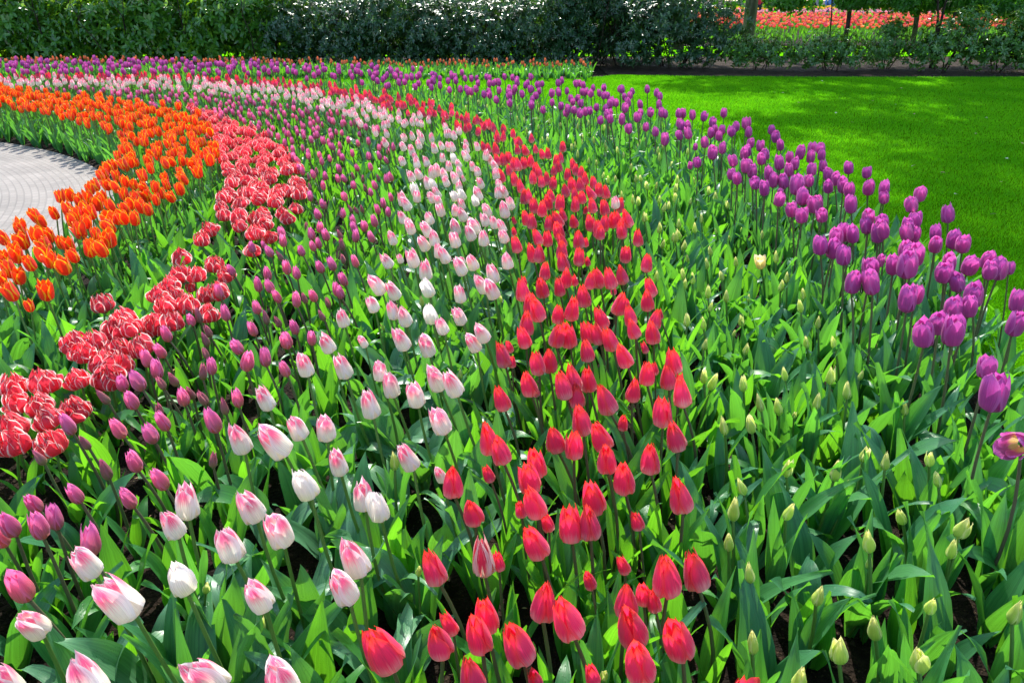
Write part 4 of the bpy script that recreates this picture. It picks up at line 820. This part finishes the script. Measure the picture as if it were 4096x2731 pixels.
tree('leafy_tree', 'leafy tree whose low branches hang over the far flowers at the top corner', 11.4, 18.8, 8, .07, 2.0, 2.0, 1600, low=[(-1.4, -.2, 1.38, .7), (-.3, -.4, 1.25, .7), (.8, -.2, 1.3, .8), (-.8, .3, 1.2, .5), (1.6, 0, 1.2, .6)])
tree('tall_tree', 'tall tree behind the hedge end with its crown above the frame', 4.9, 23.5, 23, .16, 6, 3.4, 9000, leafsize=.13)
tree('tall_tree', 'tall tree standing behind the leafy corner tree', 15.4, 22.0, 24, .18, 5, 3.9, 10000, leafsize=.13)
tree('tall_tree', 'tall tree beyond the lawn between the mossy trunk and the corner', 10.6, 23.5, 26, .07, 6.5, 3.9, 10000, leafsize=.13)
# ------------------------------------------------------------------ the flower bed beyond the second lawn
def MZ(y): return .04 + max(0, y - 25) * .03
mb = bpy.data.meshes.new('raised_bed'); mb.from_pydata([(4.8, 24.6, .02), (60, 24.2, .02), (60, 40, MZ(40)), (9, 40, MZ(40)), (9.2, 40.3, 0), (60, 40.3, 0), (6.8, 33, 0), (7.2, 33, .26)], [], [(0, 1, 2, 3, 7), (3, 2, 5, 4)]); mb.materials.append(SOIL); tag(link('raised_bed_soil', mb), kind='structure')
def farkind(name, mat, label, group, poly, d, h):
    P = poisson(poly, d, NR, (), 60000); rng = random.Random(9)
    dd = dict(KIND['orange'], lean=.01); KIND[name] = dict(dd, name=name, h=h, leaf='leaf', group=group); PROF[name] = dict(PROF['orange'], R=.055, H=.10); M[name] = M[mat]; LABELS[name] = label
    W = [whole(name, rng) for _ in range(4)]; WHM[name] = [t.mesh(name, [M[mat], M['stem_green'], M['leaf']]) for t in W]
    P.sort(key=lambda p: math.hypot(*p)); P = [p for p in P if in_view(p[0], p[1], h, .02)]; print(name, len(P))
    for x, y in P[:300]: place_single(name, x, y, h * rng.uniform(.9, 1.1), rng).location.z = MZ(y)
    t = T()
    for x, y in P[300:]: t.merge(rng.choice(W).arr(), rotz(rng.random() * 6), (x, y, MZ(y)), rng.random())
    if P[300:]: tag(link('distant_' + name + 's', t.mesh('distant_' + name, [M[mat], M['stem_green'], M['leaf']])), 'more ' + group, 'tulips', kind='stuff')
farkind('coral_tulip', 'coral', 'coral red tulip in the sunlit bed beyond the low shrubs', 'coral tulips in the far bed', [(5.4, 25.8), (20, 24.8), (26, 27), (26, 33.5), (7.2, 33.5)], .25, .52)
farkind('rose_tulip', 'rose', 'pale rose tulip behind the coral tulips of the far bed', 'rose tulips in the far bed', [(8.5, 33.7), (26, 33.7), (28, 36.5), (10, 36.5)], .33, .52)
farkind('golden_tulip', 'gold', 'golden yellow tulip at the back of the far bed', 'golden tulips in the far bed', [(9, 36.7), (28, 36.7), (29, 39), (9.5, 39)], .38, .52)
sheet('far_walk', [(-20, 40), (60, 40), (60, 47), (-20, 47)], .05, rough_mat('walk_gravel', (.32, .30, .27), (.42, .40, .37), 7, .95, .4, .01))
n = 26000; P = np.stack([NR.uniform(-60, 60, n), NR.uniform(50, 60, n), NR.random(n) ** .8 * 9], -1); P[:, 1] += 2 * np.sin(P[:, 0] * .7)
V, F, C = cloud(P, rsphere(n) + (0, 0, -.2), rsphere(n) + (0, 0, 1), NR.uniform(.4, .9, n), NR.uniform(.3, .6, n))
tag(link('far_wood', mk('far_wood', V, F, [TREEL], None, C)), 'green wood closing the view behind the gardens', 'wood', kind='stuff')

# ------------------------------------------------------------------ visitors on the far walk
def plain(name, c, rough=.8):
    return rough_mat(name, tuple(x * .85 for x in c), c, 20, rough, .3, .01)
def skinned(name, verts, edges, radii, mat, root_i, parent):
    me = bpy.data.meshes.new(name); me.from_pydata(verts, edges, []); me.materials.append(mat)
    o = link(name, me, parent); m = o.modifiers.new('skin', 'SKIN'); me.skin_vertices.new() if not me.skin_vertices else None
    for i, r in enumerate(radii): me.skin_vertices[0].data[i].radius = (r, r)
    me.skin_vertices[0].data[root_i].use_root = True
    o.modifiers.new('subd', 'SUBSURF').levels = 1; o.modifiers[-1].render_levels = 2
    for p in me.polygons: p.use_smooth = True
    return o
SKINM = plain('skin', (.5, .3, .22)); HAIR = plain('dark_hair', (.04, .03, .02))
def person(x, y, rot, pants, top, label, step=.12, hat=None, bag=None):
    r = link('person', None); r.location = (x, y, .05); r.rotation_euler = (0, 0, rot); tag(r, label, 'person', 'visitors on the far walk')
    J = [(0, 0, .95), (0, 0, 1.15), (0, -.01, 1.38), (0, -.01, 1.50), (0, -.02, 1.60), (0, -.02, 1.72),
         (.10, 0, .92), (.11, -step, .50), (.11, -step * .4, .08), (.11, -step * .4 - .14, .04), (-.10, 0, .92), (-.11, step * .6, .50), (-.11, step * 1.5, .08), (-.11, step * 1.5 - .14, .04),
         (.19, 0, 1.40), (.24, .03, 1.13), (.23, -.06, .90), (.23, -.09, .82), (-.19, 0, 1.40), (-.24, -.03, 1.13), (-.23, -.14, .92), (-.23, -.18, .84)]
    E = [(0, 1), (1, 2), (2, 3), (3, 4), (4, 5), (0, 6), (6, 7), (7, 8), (8, 9), (0, 10), (10, 11), (11, 12), (12, 13), (2, 14), (14, 15), (15, 16), (16, 17), (2, 18), (18, 19), (19, 20), (20, 21)]
    Rr = [.13, .12, .12, .055, .085, .075, .085, .06, .045, .035, .085, .06, .045, .035, .055, .042, .034, .03, .055, .042, .034, .03]
    skinned('body', J, E, Rr, SKINM, 0, r)
    pi = [0, 6, 7, 8, 10, 11, 12]; skinned('trousers', [J[i] for i in pi], [(0, 1), (1, 2), (2, 3), (0, 4), (4, 5), (5, 6)], [.15, .105, .08, .07, .105, .08, .07], pants, 0, r)
    ti = [0, 1, 2, 14, 15, 16, 18, 19, 20]; skinned('jacket', [J[i] for i in ti], [(0, 1), (1, 2), (2, 3), (3, 4), (4, 5), (2, 6), (6, 7), (7, 8)], [.165, .155, .15, .075, .06, .05, .075, .06, .05], top, 1, r)
    skinned('hair', [(0, .02, 1.64), (0, .0, 1.74), (0, -.03, 1.77)], [(0, 1), (1, 2)], [.085, .085, .06], HAIR, 0, r)
    return r
JEAN = plain('denim', (.05, .10, .24)); DARK = plain('dark_cloth', (.025, .025, .035)); GREY = plain('grey_cloth', (.25, .26, .28)); PINKC = plain('pink_cloth', (.75, .16, .30))
REDC = plain('red_cloth', (.5, .03, .04)); WHITEC = plain('pale_cloth', (.6, .6, .62)); YELC = plain('mustard_cloth', (.7, .5, .12)); BLUEC = plain('blue_cloth', (.12, .25, .6))
def wx(px, Y): return (px - 1176) / 1750 * (Y * .911 + 1.0 * .413)
for px, Y, rot, pt, tp, lb_ in [(1737, 42, .3, DARK, REDC, 'person in red jacket and dark trousers above the mossy trunk'), (1868, 43, 1.2, DARK, GREY, 'person in grey top and dark trousers beside the slim tree'),
        (1903, 44, -.4, JEAN, BLUEC, 'person in blue jacket and jeans just past the slim tree'), (1945, 42, 2., YELC, YELC, 'person in mustard clothes near the forked tree'),
        (1975, 43, .2, GREY, BLUEC, 'person in blue top and grey trousers behind the forked tree'), (2010, 44, 1.7, GREY, WHITEC, 'person in pale jacket and grey trousers between the leafy gaps'),
        (2035, 42.5, -.2, DARK, DARK, 'person dressed all in black next to the pink jacket'), (2052, 42, .4, JEAN, PINKC, 'person in pink jacket and blue jeans on the far walk'),
        (2078, 43.5, 2.9, JEAN, DARK, 'person in black top and blue jeans beside the pink jacket'), (2132, 43, 1.1, DARK, WHITEC, 'person in pale top and dark trousers near the leafy corner tree')]:
    person(wx(px, Y), Y, rot, pt, tp, lb_)

# ------------------------------------------------------------------ fallen leaves on the lawn
FL = [plain('dry_leaf', (.45, .32, .16), .7), plain('pale_leaf', (.45, .5, .3), .5)]
def wp(px, py):
    u, v = (px - 1176) / 1750, (py - 784) / 1750; c, s = math.cos(math.radians(24.4)), math.sin(math.radians(24.4)); t = (.06 - 1.45) / (-s - v * c); return u * t, (c - v * s) * t
for px, py in [(1780, 212), (1838, 236), (1794, 213), (2000, 231), (2057, 240), (2100, 262), (1955, 280), (2209, 229), (2245, 306), (2315, 364), (2102, 378), (2172, 396), (2300, 416), (2200, 445), (2072, 203), (1890, 187), (2268, 270), (2350, 330), (2290, 490), (1918, 260)]:
    x, y = wp(px, py); V, F, C = cloud(np.array([[0, 0, 0.]]), np.array([[1, .2, .1]]), np.array([[.1, 0, 1.]]), [.045], [.03])
    o = link('fallen_leaf', mk('fallen_leaf', V, F, [rs.choice(FL)], None, C)); o.location = (x, y, .055); o.rotation_euler = (rs.gauss(0, .2), rs.gauss(0, .2), rs.random() * 6)
    tag(o, 'small dry fallen leaf lying on the green lawn', 'leaf', 'fallen leaves scattered on the lawn')
